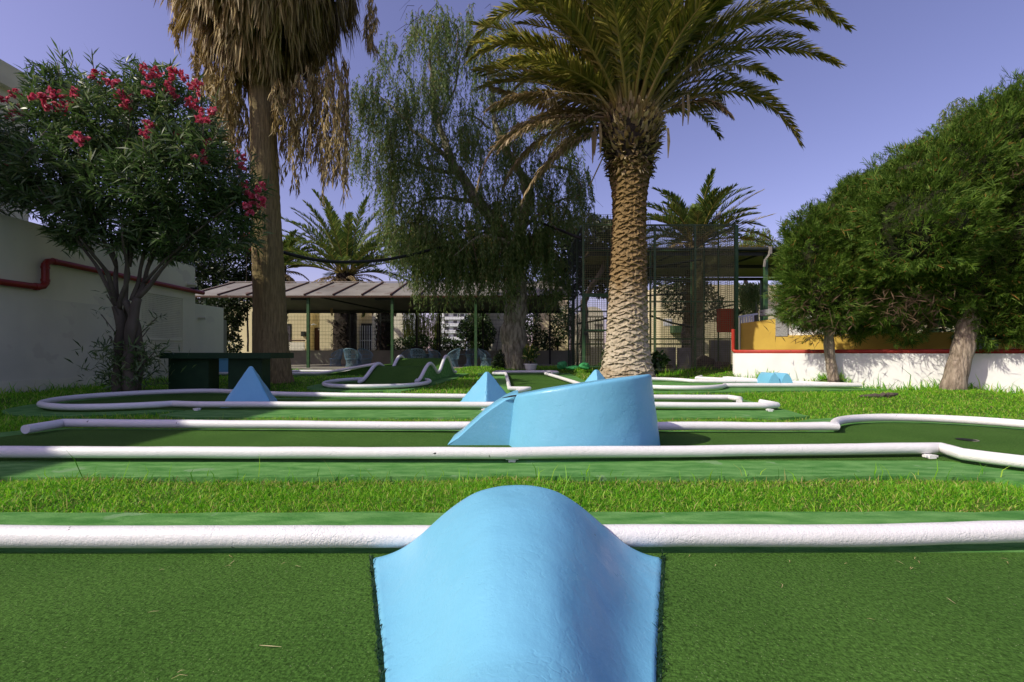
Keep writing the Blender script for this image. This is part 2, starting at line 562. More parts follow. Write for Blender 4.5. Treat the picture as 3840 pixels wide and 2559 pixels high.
# ------------------------------------------------------------------ the lawn's height
cp = [(x, y, 0) for x in (-9, -6, -3, 0, 3, 6, 9) for y in (-2, 0.5, 2.8, 4.5, 5.6)]
cp += [(-8.5, 9.9, .10), (-9.5, 8, .06), (-6.3, 9.8, .05), (-6.3, 11.9, .15), (-8.5, 12.5, .14), (0, 9.0, 0), (3, 12.64, .27), (2.6, 11.6, .16), (2, 14.5, .30),
       (6.5, 14.5, .32), (5.9, 12.2, .33), (6.6, 11.7, .27), (7.5, 10.6, .26), (8.8, 9.05, .12), (9.9, 8.8, .055), (6.5, 8.6, .03), (4, 8.7, .0), (8, 7.2, .0),
       (0, 16.8, .29), (2, 17, .30), (-1.2, 17.6, .28), (-3, 18, .17), (-6, 18.2, .14), (-9, 18.2, .14), (1, 18.6, .28), (4, 18.5, .3), (-2.9, 16.6, .17),
       (-.95, 12.2, .06), (-.4, 16.6, .25), (-5.2, 13.6, .12), (-4.4, 14.6, .1)]
for k in L:
    P = np.array(L[k]['base'])
    lo, hi = P.min(0), P.max(0)
    g = np.stack(np.meshgrid(np.arange(lo[0], hi[0], .9), np.arange(lo[1], hi[1], .5)), -1).reshape(-1, 2)
    g = np.concatenate([g[inpoly(g, P)], P])
    cp += [(x, y, L[k]['z'](x, y) - .045) for x, y in g]
cp = np.array(cp)


def gz(x, y):
    x = np.atleast_1d(np.asarray(x, float))
    y = np.atleast_1d(np.asarray(y, float))
    out = np.empty(len(x))
    for s in range(0, len(x), 20000):
        d = (x[s:s + 20000, None] - cp[None, :, 0]) ** 2 + (y[s:s + 20000, None] - cp[None, :, 1]) ** 2
        w = 1 / (d + .02) ** 2
        out[s:s + 20000] = (w * cp[None, :, 2]).sum(1) / w.sum(1)
    return out


def g1(x, y):
    return float(gz([x], [y])[0])


xs = np.concatenate([[-300, -120, -50, -25, -16, -13], np.arange(-11, 11.01, .16), [13, 16, 25, 50, 120, 300]])
ys = np.concatenate([[-60, -20, -8, -4], np.arange(-2, 19.6, .16), [20.5, 22, 24, 27, 32, 40, 60, 100, 200, 500]])
X, Y = np.meshgrid(xs, ys)
Z = gz(X.ravel(), Y.ravel()) + R.normal(0, .004, X.size)
for k in L:
    P = np.array(L[k]['base'])
    lo, hi = P.min(0) - .2, P.max(0) + .2
    q = np.stack([X.ravel(), Y.ravel()], 1)
    near = np.all((q > lo) & (q < hi), 1)
    idx = np.where(near)[0]
    cap = np.array([L[k]['z'](*q[i]) for i in idx]) - .04
    ins = inpoly(q[idx], P)
    Z[idx[ins]] = np.minimum(Z[idx[ins]], cap[ins])
lawn = MB()
nx, ny = len(xs), len(ys)
ii = (np.arange(ny - 1)[:, None] * nx + np.arange(nx - 1)[None, :]).ravel()
lawn.add(np.stack([X.ravel(), Y.ravel(), Z], 1), np.stack([ii, ii + 1, ii + nx + 1, ii + nx], 1))
tag(lawn.build('lawn', M['lawn'], smooth='all'), kind='structure', label='green lawn sloping gently up between the minigolf lanes')

# ------------------------------------------------------------------ lane building
GRP = 'minigolf lanes with white pipe borders'


def lane(key, label, pipes, brackets=(), felt=True):
    d = L[key]
    c = np.mean(np.array(d['base']), 0)
    t = thing('minigolf_lane', label, 'minigolf lane', (c[0], c[1], d['z'](*c)), GRP)
    # kerb with a slightly ragged outline
    P = []
    B = d['base']
    for i, a in enumerate(B):
        b = B[(i + 1) % len(B)]
        n = max(1, int(math.dist(a, b) / .12))
        for s in range(n):
            f = s / n
            x, y = a[0] + (b[0] - a[0]) * f, a[1] + (b[1] - a[1]) * f
            P.append((x + mnoise.noise((x * 3, y * 3, 1)) * .02, y + mnoise.noise((x * 3, y * 3, 7)) * .022))
    MB().prism(P, lambda x, y: d['z'](x, y) - .25, d['z']).build('concrete_base', M['kerb'], t)
    if felt:
        P = []
        for i, a in enumerate(d['felt']):
            b = d['felt'][(i + 1) % len(d['felt'])]
            n = max(1, int(math.dist(a, b) / .3))
            P += [(a[0] + (b[0] - a[0]) * s / n, a[1] + (b[1] - a[1]) * s / n) for s in range(n)]
        MB().prism(P, lambda x, y: d['z'](x, y) - .01, lambda x, y: d['z'](x, y) + .007).build('felt_carpet', M['felt'], t)
    out = []
    for pp in pipes:
        Q = []
        for i in range(len(pp) - 1):
            a, b = np.array(pp[i]), np.array(pp[i + 1])
            n = max(1, int(np.linalg.norm(b - a) / .08))
            Q += [a + (b - a) * s / n for s in range(n)]
        Q.append(np.array(pp[-1]))
        Q = np.array(Q)
        wob = np.array([[mnoise.noise((q[0] * 1.3, q[1] * 1.3, 3.3)) * .004, mnoise.noise((q[0] * 1.3, q[1] * 1.3, 9)) * .004, mnoise.noise((q[0] * 1.1, q[1] * 1.1, 5)) * .006] for q in Q])
        Q = Q + wob
        rr = RP * (1 + np.array([mnoise.noise((q[0] * 6, q[1] * 6, 2)) * .035 for q in Q]))
        mb = MB().tube(Q, rr, 18)
        out.append(mb.build('border_pipe', M['white_pipe'], t, smooth=True))
    for bi, (x, y) in brackets:
        z = d['z'](x, y)
        mb = MB()
        mb.box((x - .028, y - .075, z), (x + .028, y - .01, z + .035))
        mb.box((x - .05, y - .066, z + .016), (x + .05, y - .03, z + .032))
        mb.build('bracket', M['white_pipe'], out[bi])
    return t


def zz(key, pts):
    f = L[key]['z']
    return [(p[0], p[1], f(p[0], p[1]) + ZP) for p in pts]


lane('front', 'nearest minigolf lane, crossing the bottom of the picture, with the blue saddle hump on it',
     [[(-6.5, 1.965, ZP), (-.42, 1.965, ZP), (-.2, 1.965, ZP)], [(.24, 1.965, ZP), (1.6, 1.985, ZP), (3.2, 2.05, ZP), (6.5, 2.05, ZP)]])
lane('ramp', 'minigolf lane with the big blue ramp and a round end holding the cup',
     [[gp(-900, 1695, ZP), gp(0, 1695, ZP), gp(1900, 1700, ZP), gp(3530, 1681, ZP)] + [(x, y, ZP) for x, y in arc(c2, 1.31, -147, -20, 20)],
      [gp(95, 1611, ZP), gp(237, 1587, ZP), gp(1700, 1599, ZP), gp(3095, 1599, ZP)] + [(x, y, ZP) for x, y in arc(c2, 1.30, 152, -15, 40)]],
     [(0, gp(1920, 1712, .03)[:2]), (0, gp(3468, 1703, .03)[:2])])
lane('pyr', 'long minigolf lane with three blue pyramids and a round left end',
     [[gp(2850, 1508, ZP + .02), gp(2912, 1519, ZP), gp(2860, 1521, ZP), gp(1900, 1519, ZP), gp(745, 1517, ZP)] +
      [(x, y, ZP) for x, y in arc(c3, 1.38, 318, 36, 60)] + [gp(1010, 1477, ZP), gp(1300, 1483, ZP), gp(1700, 1487, ZP), gp(2735, 1491, ZP), gp(2775, 1497, ZP), gp(2772, 1506, ZP - .02)]],
     [(0, gp(747, 1531, .03)[:2]), (0, gp(1818, 1534, .03)[:2]), (0, gp(2880, 1534, .03)[:2])])

# --- lane with two felt covered humps
HW4 = .71


def ctr4(y):
    return -3.12 + .13 * (y - 11.2)


def h4(y):
    a = max(0, 1 - abs(y - 12.45) / 1.05)
    b = max(0, 1 - abs(y - 14.1) / 1.05)
    s = lambda q: q * q * (3 - 2 * q)
    return .40 * s(a) + .56 * s(b)


yy = np.linspace(11.35, 15.25, 60)
left = [(ctr4(y) - HW4, y, z4(0, y) + ZP + h4(y)) for y in yy]
right = [(ctr4(y) + HW4, y, z4(0, y) + ZP + h4(y)) for y in yy]
t4 = lane('hump', 'minigolf lane rising over two green felt humps, in the tree shade',
          [left[::-1] + zz('hump', arc(c4, 1.25, 125, 412, 60)) + right])
mb = MB()
top = []
for i, y in enumerate(yy):
    for x in (ctr4(y) - HW4 + .03, ctr4(y) - .35, ctr4(y), ctr4(y) + .35, ctr4(y) + HW4 - .03):
        top.append((x, y, z4(x, y) + h4(y) + .012))
fs = [(i * 5 + k, i * 5 + k + 1, (i + 1) * 5 + k + 1, (i + 1) * 5 + k) for i in range(59) for k in range(4)]
mb.add(top, fs)
mb.build('felt_hump', M['felt'], t4, smooth='all')
for s, nm in ((-1, 'hump_side'), (1, 'hump_side')):
    mb = MB()
    V, fs = [], []
    for y in yy:
        e = ctr4(y) + s * (HW4 + .0)
        o = ctr4(y) + s * (HW4 + .02 + .16 * h4(y))
        V += [(e, y, z4(e, y) + h4(y) + .02), (o, y, z4(o, y) + .004)]
    fs = [(2 * i, 2 * i + 1, 2 * i + 3, 2 * i + 2) for i in range(59)]
    mb.add(V, fs)
    mb.build('hump_side', M['kerb'], t4, smooth='all')

lane('mid', 'minigolf lane running away from the camera to a wide square end, behind the middle pyramid',
     [[(.10, 9.45, z5(0, 9.5) + .03), (.37, 9.62, z5(0, 9.6) + ZP), (-.05, 9.62, z5(0, 9.6) + ZP)] + zz('mid', [(-.19, 14.45), (-.55, 14.5), (-.60, 14.6), (-.55, 15.2), (-.45, 15.32), (.5, 15.45), (1.35, 15.4), (1.5, 15.25), (1.5, 14.95), (1.42, 14.85), (1.30, 14.75)]),
      zz('mid', [(1.07, 14.5), (1.42, 12.0), (1.72, 9.6)])])

lane('right', 'minigolf lane with an angled start and the small blue double hump, before the white wall',
     [zz('right', [(7.72, 10.08), (7.0, 10.10), (5.22, 10.10)] + arc(c6, 1.16, -20, -200, 40)),
      zz('right', arc(c6, 1.16, 160, 42, 26) + [(5.2, 11.2), (6.12, 11.20)]),
      [(5.05, 12.15, z6(5, 12.1) + ZP)] + zz('right', [(4.80, 11.85), (6.14, 11.22)]),
      zz('right', [(7.72, 10.10), (6.3, 11.20), (5.95, 11.60), (5.55, 11.90)]) + [(5.56, 11.80, z6(5.5, 11.8) + .02)]],
     [(0, gp(2870, 1449, .1)[:2])])

tl = lane('left', 'farthest minigolf lane, in the shade behind the green table, with a ramp at its end',
          [[(-10.15, 15.4, .16), (-6.55, 15.4, .16), (-6.2, 15.4, .20), (-4.62, 15.4, .475), (-4.5, 15.4, .47), (-4.42, 15.4, .40)],
           [(-10.15, 17.2, .16), (-4.4, 17.2, .16)]])
mb = MB()
P = [(-6.45, .09), (-6.1, .15), (-4.62, .435), (-4.45, .42), (-4.42, .09)]
V = [(x, 15.44, z) for x, z in P] + [(x, 17.15, z) for x, z in P]
mb.add(V, [(4, 3, 2, 1, 0), (5, 6, 7, 8, 9)] + [(i, i + 1, i + 6, i + 5) for i in range(4)])
mb.build('felt_ramp', M['felt'], tl)

# cup in the round end
x, y, z = gp(3640, 1652, .008)
mb = MB().lathe([(.055, .0), (.055, .004), (.062, .0045), (.062, 0)], (x, y, .009), 24)
cup = mb.build('cup_rim', M['concrete'], bpy.data.objects['minigolf_lane.001'])
mb = MB().lathe([(.0005, .0), (.075, .0)], (x - .03, y + .02, .0145), 24)
mb.build('cup_hole', M['cable'], bpy.data.objects['minigolf_lane.001'])

# ------------------------------------------------------------------ blue obstacles
OG = 'blue painted lane obstacles'
# saddle hump in the foreground
_u = np.linspace(-1.3, 1.3, 521)
_p = np.interp(np.abs(_u), [0, .12, .23, .37, .46, .51, .58, .63, .73, .77, .84, .92, 1], [1.02, 1.005, .965, .83, .69, .62, .485, .40, .235, .17, .095, .04, 0])
_k = np.exp(-.5 * (np.arange(-60, 61) * .005 / .055) ** 2)
_p = np.convolve(_p, _k / _k.sum(), 'same')
ux = np.linspace(-1, 1, 101)
vy = np.linspace(.55, 1.915, 56)
V, Vb = [], []
for y in vy:
    w = .30 + .355 * math.sqrt((y - 1.05) ** 2 + .004)
    flare = 1 - .14 * max(0, 1 - (1.915 - y) / .05) ** 2
    for u in ux:
        x = .022 + u * w
        b = float(np.interp(u, _u, _p))
        z = .014 + (.302 - .12 * min(1, max(0, (1.75 - y) / .75)) ** 1.5) * b
        z += mnoise.noise((x * 4, y * 4, 1)) * .006 + mnoise.noise((x * 12, y * 12, 4)) * .0022
        if y > 1.88:
            z -= .012 * ((y - 1.88) / .035) ** 2
        if abs(u) > .985:
            z -= .008
        V.append((x, y, z))
        Vb.append((x, y, .004))
n = len(ux)
m_ = len(vy)
fs = [(i * n + k, i * n + k + 1, (i + 1) * n + k + 1, (i + 1) * n + k) for i in range(m_ - 1) for k in range(n - 1)]
o = n * m_
for i in range(m_ - 1):
    fs += [(i * n, (i + 1) * n, o + (i + 1) * n, o + i * n), (i * n + n - 1, o + i * n + n - 1, o + (i + 1) * n + n - 1, (i + 1) * n + n - 1)]
for k in range(n - 1):
    a = (m_ - 1) * n + k
    fs += [(a, a + 1, o + a + 1, o + a), (k, o + k, o + k + 1, k + 1)]
mb = MB()
mb.add(V + Vb, fs)
ob = mb.build('saddle_hump', M['blue'], smooth=True)
tag(ob, 'light blue saddle shaped hump filling the bottom centre of the picture', 'obstacle', OG)
# the frayed dark joint between the hump and the felt
mb = MB()
for sg in (-1, 1):
    E = []
    for y in np.linspace(.6, 1.93, 90):
        w = .30 + .355 * math.sqrt((y - 1.05) ** 2 + .004)
        E.append((.022 + sg * (w + .006 + .004 * mnoise.noise((y * 30, sg, 0))), y, .0085))
    mb.ribbons(np.array([E]), np.array([[1., 0, 0]]), np.array([.008 + .005 * mnoise.noise((i * .9, sg * 3, 1)) for i in range(90)]))
    f = R.uniform(.6, 1.92, 260)
    w = .30 + .355 * np.sqrt((f - 1.05) ** 2 + .004)
    P0 = np.stack([.022 + sg * (w + R.uniform(.0, .016, 260)), f, np.full(260, .006)], 1)
    mb.ribbons(np.stack([P0, P0 + R.normal(0, .006, (260, 3)) + (0, 0, .010), P0 + R.normal(0, .010, (260, 3)) + (0, 0, .016)], 1), unit(R.normal(0, 1, (260, 3))), np.array([.0016, .0016, .0006]))
mb.build('edge_joint', M['stripe_green'], ob)
# slanted drum with an entry wedge
t = thing('drum_ramp', 'big light blue slanted drum with a wedge ramp, on the second lane from the front', 'obstacle', (.68, 4.3, .007), OG)
th = np.linspace(0, 2 * math.pi, 120, endpoint=False)


def ring(rx, ry, cx, f):
    return [(cx + rx * math.cos(a), 4.30 + ry * math.sin(a), f(cx + rx * math.cos(a), 4.3 + ry * math.sin(a))) for a in th]


ztop = lambda x, y=4.3: .468 + .152 * x + .014 * math.sin(x * 2.4) - .075 * (y - 4.3)
rows = []
for s in np.linspace(0, 1, 14):
    rx, ry, cx = .705 - .062 * s, .535 - .05 * s, .675 - .018 * s
    rows.append(ring(rx, ry, cx, lambda x, y: .007 + (ztop(x, y) - .036 - .007) * s))
for a in np.linspace(.2, 1, 7):
    q = a * math.pi / 2
    sh = .036 * (1 - math.cos(q))
    rows.append(ring(.643 - sh, .485 - sh, .657, lambda x, y: ztop(x, y) - .036 + .036 * math.sin(q)))
for s in (.8, .55, .3, .05):
    rows.append(ring(.607 * s, .449 * s, .657, ztop))
V = np.array(rows).reshape(-1, 3)
for v in V:
    k = mnoise.noise((v[0] * 3, v[1] * 3, v[2] * 3)) * .008 + mnoise.noise((v[0] * 9, v[1] * 9, v[2] * 9)) * .003
    v[:2] += unit(v[:2] - np.array([.66, 4.3])) * k
    v[2] += k * .4
nt_ = len(th)
fs = [(i * nt_ + k, i * nt_ + (k + 1) % nt_, (i + 1) * nt_ + (k + 1) % nt_, (i + 1) * nt_ + k) for i in range(len(rows) - 1) for k in range(nt_)]
fs.append(tuple((len(rows) - 1) * nt_ + k for k in range(nt_)))
mb = MB()
mb.add(V, fs)
mb.build('drum', M['blue'], t, smooth=True)
xz = [(-.60, .010), (-.50, .085), (-.377, .197), (-.28, .283), (-.176, .362), (-.07, .43), (.02, .470), (.06, .478)]
mb = MB()
ys_ = [4.235, 4.25, 4.5, 4.74, 4.755]
V, fs = [], []
for j, y in enumerate(ys_):
    for x, z in xz:
        V.append((x, y, z - (.014 if j in (0, 4) else 0)))
n = len(xz)
fs = [(j * n + i, j * n + i + 1, (j + 1) * n + i + 1, (j + 1) * n + i) for j in range(4) for i in range(n - 1)]
b0 = len(V)
V += [(x, y, .006) for y in (4.235, 4.755) for x, z in xz]
fs += [(i, b0 + i, b0 + i + 1, i + 1) for i in range(n - 1)]
fs += [(4 * n + i, 4 * n + i + 1, b0 + n + i + 1, b0 + n + i) for i in range(n - 1)]
mb.add(V, fs)
mb.build('entry_wedge', M['blue'], t, smooth=True)
mb = MB().ribbons(np.array([[(-.09, 4.22, .447), (.0, 4.20, .466), (.10, 4.17, .484)]]), np.array([[.2, -.85, -.5]]), np.array([.004, .014, .006]))
mb.build('joint_crack', M['cable'], t)


def pyramid(px, d, h, r, ang, label):
    c = at(px, 1400, d)[:2]
    mb = MB()
    N = 34
    V, fs = [], []
    for i in range(N):
        s = i / (N - 1)
        rr = r * (1 - s * .97) + .018 * math.sin(min(1, s * 1.0) * math.pi) * -.3
        q = []
        for k in range(4):
            a0, a1 = ang + k * math.pi / 2, ang + (k + 1) * math.pi / 2
            p0, p1 = np.array([math.cos(a0), math.sin(a0)]), np.array([math.cos(a1), math.sin(a1)])
            for f in (.0, .04, .12, .3, .5, .7, .88, .96):
                p = p0 + (p1 - p0) * f
                if f == 0:
                    p = p * (.975 + .055 * mnoise.noise((s * 19 + k * 5, px * .1, 2)) * (rr / r < .95))
                q.append(c + p * rr)
        zz_ = .007 + h * (s - .035 * max(0, s - .9) * 10 * (s - .9) * 10)
        for p in q:
            nz = mnoise.noise((p[0] * 7, p[1] * 7, zz_ * 7)) * .008
            V.append((p[0] + nz, p[1] + nz, zz_))
    m8 = 32
    fs = [(i * m8 + k, i * m8 + (k + 1) % m8, (i + 1) * m8 + (k + 1) % m8, (i + 1) * m8 + k) for i in range(N - 1) for k in range(m8)]
    fs.append(tuple((N - 1) * m8 + k for k in range(m8)))
    mb.add(V, fs)
    o = mb.build('pyramid_obstacle', M['blue'], smooth=True)
    tag(o, label, 'obstacle', OG)


pyramid(940, 7.55, .655, .52, math.radians(-90 - 24), 'blue pyramid half in shade before the palm trunk and green table')
pyramid(1826, 7.5, .560, .50, math.radians(-90 + 1), 'blue pyramid in full sun left of the big drum ramp')
pyramid(2236, 7.7, .590, .50, math.radians(-90 - 6), 'blue pyramid whose tip alone shows above the drum ramp')

# double hump on the right lane
V, fs = [], []
prof = []
for u in np.linspace(0, 1, 49):
    prof.append((u, abs(math.sin(u * 2 * math.pi)) ** .75 * .28 + .03 * (0 < u < 1)))
A = np.array([6.02, 10.70]); B = np.array([6.53, 10.56])
D = unit(np.array([-.03, 1.0])) * .5
for s in (0, .04, .96, 1):
    for u, z in prof:
        p = A + (B - A) * u + D * s
        V.append((p[0], p[1], z6(p[0], p[1]) + .008 + z * (1 if 0 < s < 1 else .95)))
n = len(prof)
fs = [(j * n + i, j * n + i + 1, (j + 1) * n + i + 1, (j + 1) * n + i) for j in range(3) for i in range(n - 1)]
b0 = len(V)
for s in (0, 1):
    for u, z in prof:
        p = A + (B - A) * u + D * s
        V.append((p[0], p[1], z6(p[0], p[1])))
fs += [(i, b0 + i, b0 + i + 1, i + 1) for i in range(n - 1)] + [(3 * n + i, 3 * n + i + 1, b0 + n + i + 1, b0 + n + i) for i in range(n - 1)]
mb = MB()
mb.add(V, fs)
tag(mb.build('double_hump', M['blue'], smooth=True), 'small blue double hump with two rounded crests, before the white wall', 'obstacle', OG)

mb = MB().box((-10.15, 15.55, .10), (-9.2, 15.75, .66))
mb.box((-10.15, 15.5, .642), (-9.2, 15.80, .70))
tag(mb.build('barrier_block', M['blue']), 'blue barrier block seen through the gap under the green table', 'obstacle', OG)

# ------------------------------------------------------------------ litter on the felt and lawn
mb = MB()
for i in range(70):
    x, y = R.uniform(-2.4, 2.4), ((R.uniform(1.15, 1.9) if i % 2 else 1.93 - abs(R.normal(0, .06))) if i < 60 else R.uniform(3.75, 4.8))
    if abs(x) < .75 and i < 60:
        continue
    a = R.uniform(0, 6.28)
    l = R.uniform(.006, .02)
    p = np.array([x, y, .011])
    dd = np.array([math.cos(a), math.sin(a), 0]) * l
    ss = np.array([-math.sin(a), math.cos(a), 0])
    mb.ribbons(np.array([[p - dd, p + ss * l * .25 + (0, 0, .004), p + dd]]), ss[None], np.array([.0005, .0010, .0004]))
p = gp(1010, 2425, .012)
mb.ribbons(np.array([[p - (.032, -.006, 0), p + (.0, -.003, .004), p + (.036, -.001, 0)]]), np.array([[0, 1., 0]]), np.array([.0008, .0016, .0006]))
tag(mb.build('dry_needles', M['debris']), 'dry palm needles scattered on the green felt', kind='stuff')
mb = MB()
c = at(3310, 1489, 8.35)
c[2] = g1(c[0], c[1])
V = []
for i in range(13):
    f = i / 12 - .5
    for k in range(8):
        a = k * math.pi / 4
        r = (.052 + .03 * mnoise.noise((i, k, 3))) * (1 - abs(f) ** 3 * 5)
        V.append((c[0] + f * .72, c[1] + f * f * .35 + r * .9 * math.cos(a) + .05 * mnoise.noise((i * .7, 3, 1)), .05 + c[2] + f * .04 + .03 * mnoise.noise((i * .9, 8, 1)) + .8 * r * math.sin(a)))
mb.add(V, [(i * 8 + k, i * 8 + (k + 1) % 8, (i + 1) * 8 + (k + 1) % 8, (i + 1) * 8 + k) for i in range(12) for k in range(8)])
tag(mb.build('bark_piece', M['rock']), 'dark strip of bark lying on the sunlit lawn at the right', 'bark piece')

# ------------------------------------------------------------------ grass
WA, WB = np.array([5.9, 12.2]), np.array([11.0, 7.87])     # foot of the white wall


def keep(P):
    ok = np.ones(len(P), bool)
    for k in L:
        ok &= ~inpoly(P, L[k]['base'])
    side = (WB[0] - WA[0]) * (P[:, 1] - WA[1]) - (WB[1] - WA[1]) * (P[:, 0] - WA[0])
    ok &= ~((side > 0) & (P[:, 0] > WA[0]))
    ok &= (P[:, 0] > -10.27) & (P[:, 1] < 19.0)
    ok &= (np.abs(P[:, 0]) < P[:, 1] * 1.16 + 1.6)
    ok &= (np.hypot(P[:, 0] - 3.18, P[:, 1] - 12.64) > .6) & (np.hypot(P[:, 0] + 6.27, P[:, 1] - 11.9) > .5)
    return ok


blades = MB()


def sow(x0, x1, y0, y1, dens, ln, wd, patch=True, lean_=.7):
    n = int((x1 - x0) * (y1 - y0) * dens)
    P = np.stack([R.uniform(x0, x1, n), R.uniform(y0, y1, n)], 1)
    P = P[keep(P)]
    if patch:
        f = np.array([mnoise.noise((p[0] * 2.1, p[1] * 2.1, .3)) for p in P])
        P = P[R.random(len(P)) < .72 + .5 * f]
    n = len(P)
    z = gz(P[:, 0], P[:, 1])
    B = np.c_[P, z - .004]
    a = R.uniform(0, 2 * math.pi, n)
    lean = np.abs(R.normal(lean_, .4, n))
    Ln = ln * R.lognormal(0, .32, n)
    h = np.stack([np.cos(a), np.sin(a), np.zeros(n)], 1)
    up = np.array([0, 0, 1.0])
    Mid = B + (h * np.sin(lean * .6)[:, None] + up * np.cos(lean * .6)[:, None]) * (Ln * .5)[:, None]
    Tip = Mid + (h * np.sin(lean * 1.5)[:, None] + up * np.cos(lean * 1.5)[:, None]) * (Ln * .5)[:, None]
    b = R.uniform(0, 2 * math.pi, n)
    W = np.stack([np.cos(b), np.sin(b), np.zeros(n)], 1)
    w = wd * R.uniform(.6, 1.3, n)[:, None] * np.array([.8, 1, .12])
    blades.ribbons(np.stack([B, Mid, Tip], 1), W, w)


sow(-3.6, 3.6, 2.44, 3.22, 18000, .036, .0024, lean_=1.0)
sow(-5.4, -3.6, 2.44, 3.22, 5000, .036, .0030, lean_=1.0)
sow(3.6, 5.4, 2.44, 3.22, 5000, .036, .0030, lean_=1.0)
sow(-7.2, 6.8, 5.0, 6.4, 5200, .040, .0034, lean_=.95)
sow(4.0, 9.5, 5.0, 9.5, 2500, .045, .0045, lean_=.9)
sow(-10.2, -5, 4.5, 9.4, 1500, .06, .0050)
sow(-10.2, 9.2, 8.5, 12.2, 1050, .055, .0062, lean_=.9)
sow(-10.2, 6.6, 12.2, 19.0, 650, .07, .0085, lean_=.85)
# longer tufts at edges of walls and kerbs
for (xa, ya), (xb, yb), n, ln in (((5.95, 12.05), (10.4, 8.25), 900, .15), ((-10.2, 8.5), (-10.15, 14.8), 500, .14), ((2.0, 14.4), (6.9, 14.4), 500, .13), ((-3.4, 3.15), (3.4, 3.18), 160, .10), ((-3, 2.5), (3, 2.5), 60, .07)):
    f = R.random(n)
    P = np.stack([xa + (xb - xa) * f, ya + (yb - ya) * f], 1) + R.normal(0, .035, (n, 2))
    z = gz(P[:, 0], P[:, 1])
    B = np.c_[P, z]
    Ln = ln * R.lognormal(-.1, .4, n)[:, None]
    d1 = unit(np.c_[R.normal(0, .35, (n, 2)), np.ones(n)])
    d2 = unit(d1 + np.c_[R.normal(0, .5, (n, 2)), -.2 * np.ones(n)])
    blades.ribbons(np.stack([B, B + d1 * Ln * .6, B + d1 * Ln * .6 + d2 * Ln * .4], 1), unit(np.c_[rdirs(n)[:, :2], np.zeros(n)]), np.array([.004, .0035, .0005]) * (2.2 if ya > 7 else .8))
green = blades
blades = MB()          # yellowed blades along the kerbs and in worn patches
for x0, x1, y0, y1, dens, ln, wd in ((-3.6, 3.6, 2.44, 2.58, 2600, .036, .0022), (-3.6, 3.6, 3.06, 3.2, 5000, .042, .0022), (-3.6, 3.6, 2.5, 3.1, 700, .04, .002), (-7, 6.6, 5.1, 5.4, 900, .045, .003), (-7, 6.6, 5.8, 6.15, 1500, .045, .003), (4, 9.5, 5.5, 9.5, 130, .05, .004), (-3, 6, 9, 16, 110, .07, .006)):
    sow(x0, x1, y0, y1, dens, ln, wd, lean_=1.1)
tag(blades.build('dry_grass', M['straw']), 'yellowed dry grass along the kerbs and in worn patches', kind='stuff')
blades = green
tag(blades.build('grass', M['grass']), 'short green grass of the lawn between the lanes', kind='stuff')
# ================================================================== left building
bl = thing('building', 'long off-white building in shade at the left, with a red pipe along its wall', 'building', (-10.3, 8, 0))
mb = MB().box((-17, -4, -.3), (-10.3, 14.8, 3.66))
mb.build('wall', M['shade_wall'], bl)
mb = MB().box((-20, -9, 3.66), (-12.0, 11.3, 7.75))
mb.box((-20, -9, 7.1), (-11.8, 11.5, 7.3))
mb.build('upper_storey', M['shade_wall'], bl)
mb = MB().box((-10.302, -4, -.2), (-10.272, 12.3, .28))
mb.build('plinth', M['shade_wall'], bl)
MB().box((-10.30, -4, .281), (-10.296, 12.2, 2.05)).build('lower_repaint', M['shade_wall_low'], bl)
xw = -10.20
pts = [(xw, 4, 2.26), (xw, 9.6, 2.275), (xw, 9.8, 2.28), (xw, 9.90, 2.31), (xw, 9.95, 2.38), (xw, 9.95, 2.6), (xw, 9.95, 2.79), (xw, 10.0, 2.86), (xw, 10.1, 2.89), (xw, 10.4, 2.89), (xw, 12.5, 2.86), (xw, 14.6, 2.83), (xw + .02, 15.0, 2.825)]
dp = MB().tube(pts, .068, 16).build('drainpipe', M['maroon'], bl, smooth=True)
for a, b in (((xw, 9.72, 2.275), (xw, 9.80, 2.28)), ((xw, 9.95, 2.42), (xw, 9.95, 2.47)), ((xw, 9.95, 2.70), (xw, 9.95, 2.75)), ((xw, 10.10, 2.89), (xw, 10.18, 2.89)), ((xw, 12.4, 2.862), (xw, 12.46, 2.861))):
    MB().tube([a, b], .078, 16).build('pipe_collar', M['maroon'], dp, smooth=True)
# perforated metal door
gd = MB()
for a, b in (((-10.29, 12.55, .05), (-10.29, 12.55, 2.56)), ((-10.29, 14.2, .05), (-10.29, 14.2, 2.56)), ((-10.29, 12.5, 2.58), (-10.29, 14.25, 2.58)), ((-10.29, 12.5, .06), (-10.29, 14.25, .06)), ((-10.29, 12.55, 1.26), (-10.29, 14.2, 1.26))):
    gd.bar(a, b, .07)
gdo = gd.build('grille_door', M['shade_wall'], bl)
mb = MB()
for k in range(46):
    z = .1 + k * .0535
    mb.bar((-10.285, 12.56, z), (-10.285, 14.19, z), .026)
for k in range(34):
    y = 12.58 + k * .0488
    mb.bar((-10.281, y, .08), (-10.281, y, 2.56), .022)
mb.build('perforated_sheet', M['shade_wall'], gdo)
MB().box((-10.299, 12.56, .08), (-10.293, 14.19, 2.55)).build('dark_opening', M['dark_metal'], gdo)
MB().tube([(-10.35, 14.45, 3.02), (-10.05, 14.5, 3.02)], .055, 14).build('water_spout', M['shade_wall'], bl, smooth=True)
MB().tube([(-10.35, 14.6, 2.93), (-10.1, 14.62, 2.93)], .03, 12).build('vent_pipe', M['dark_metal'], bl, smooth=True)

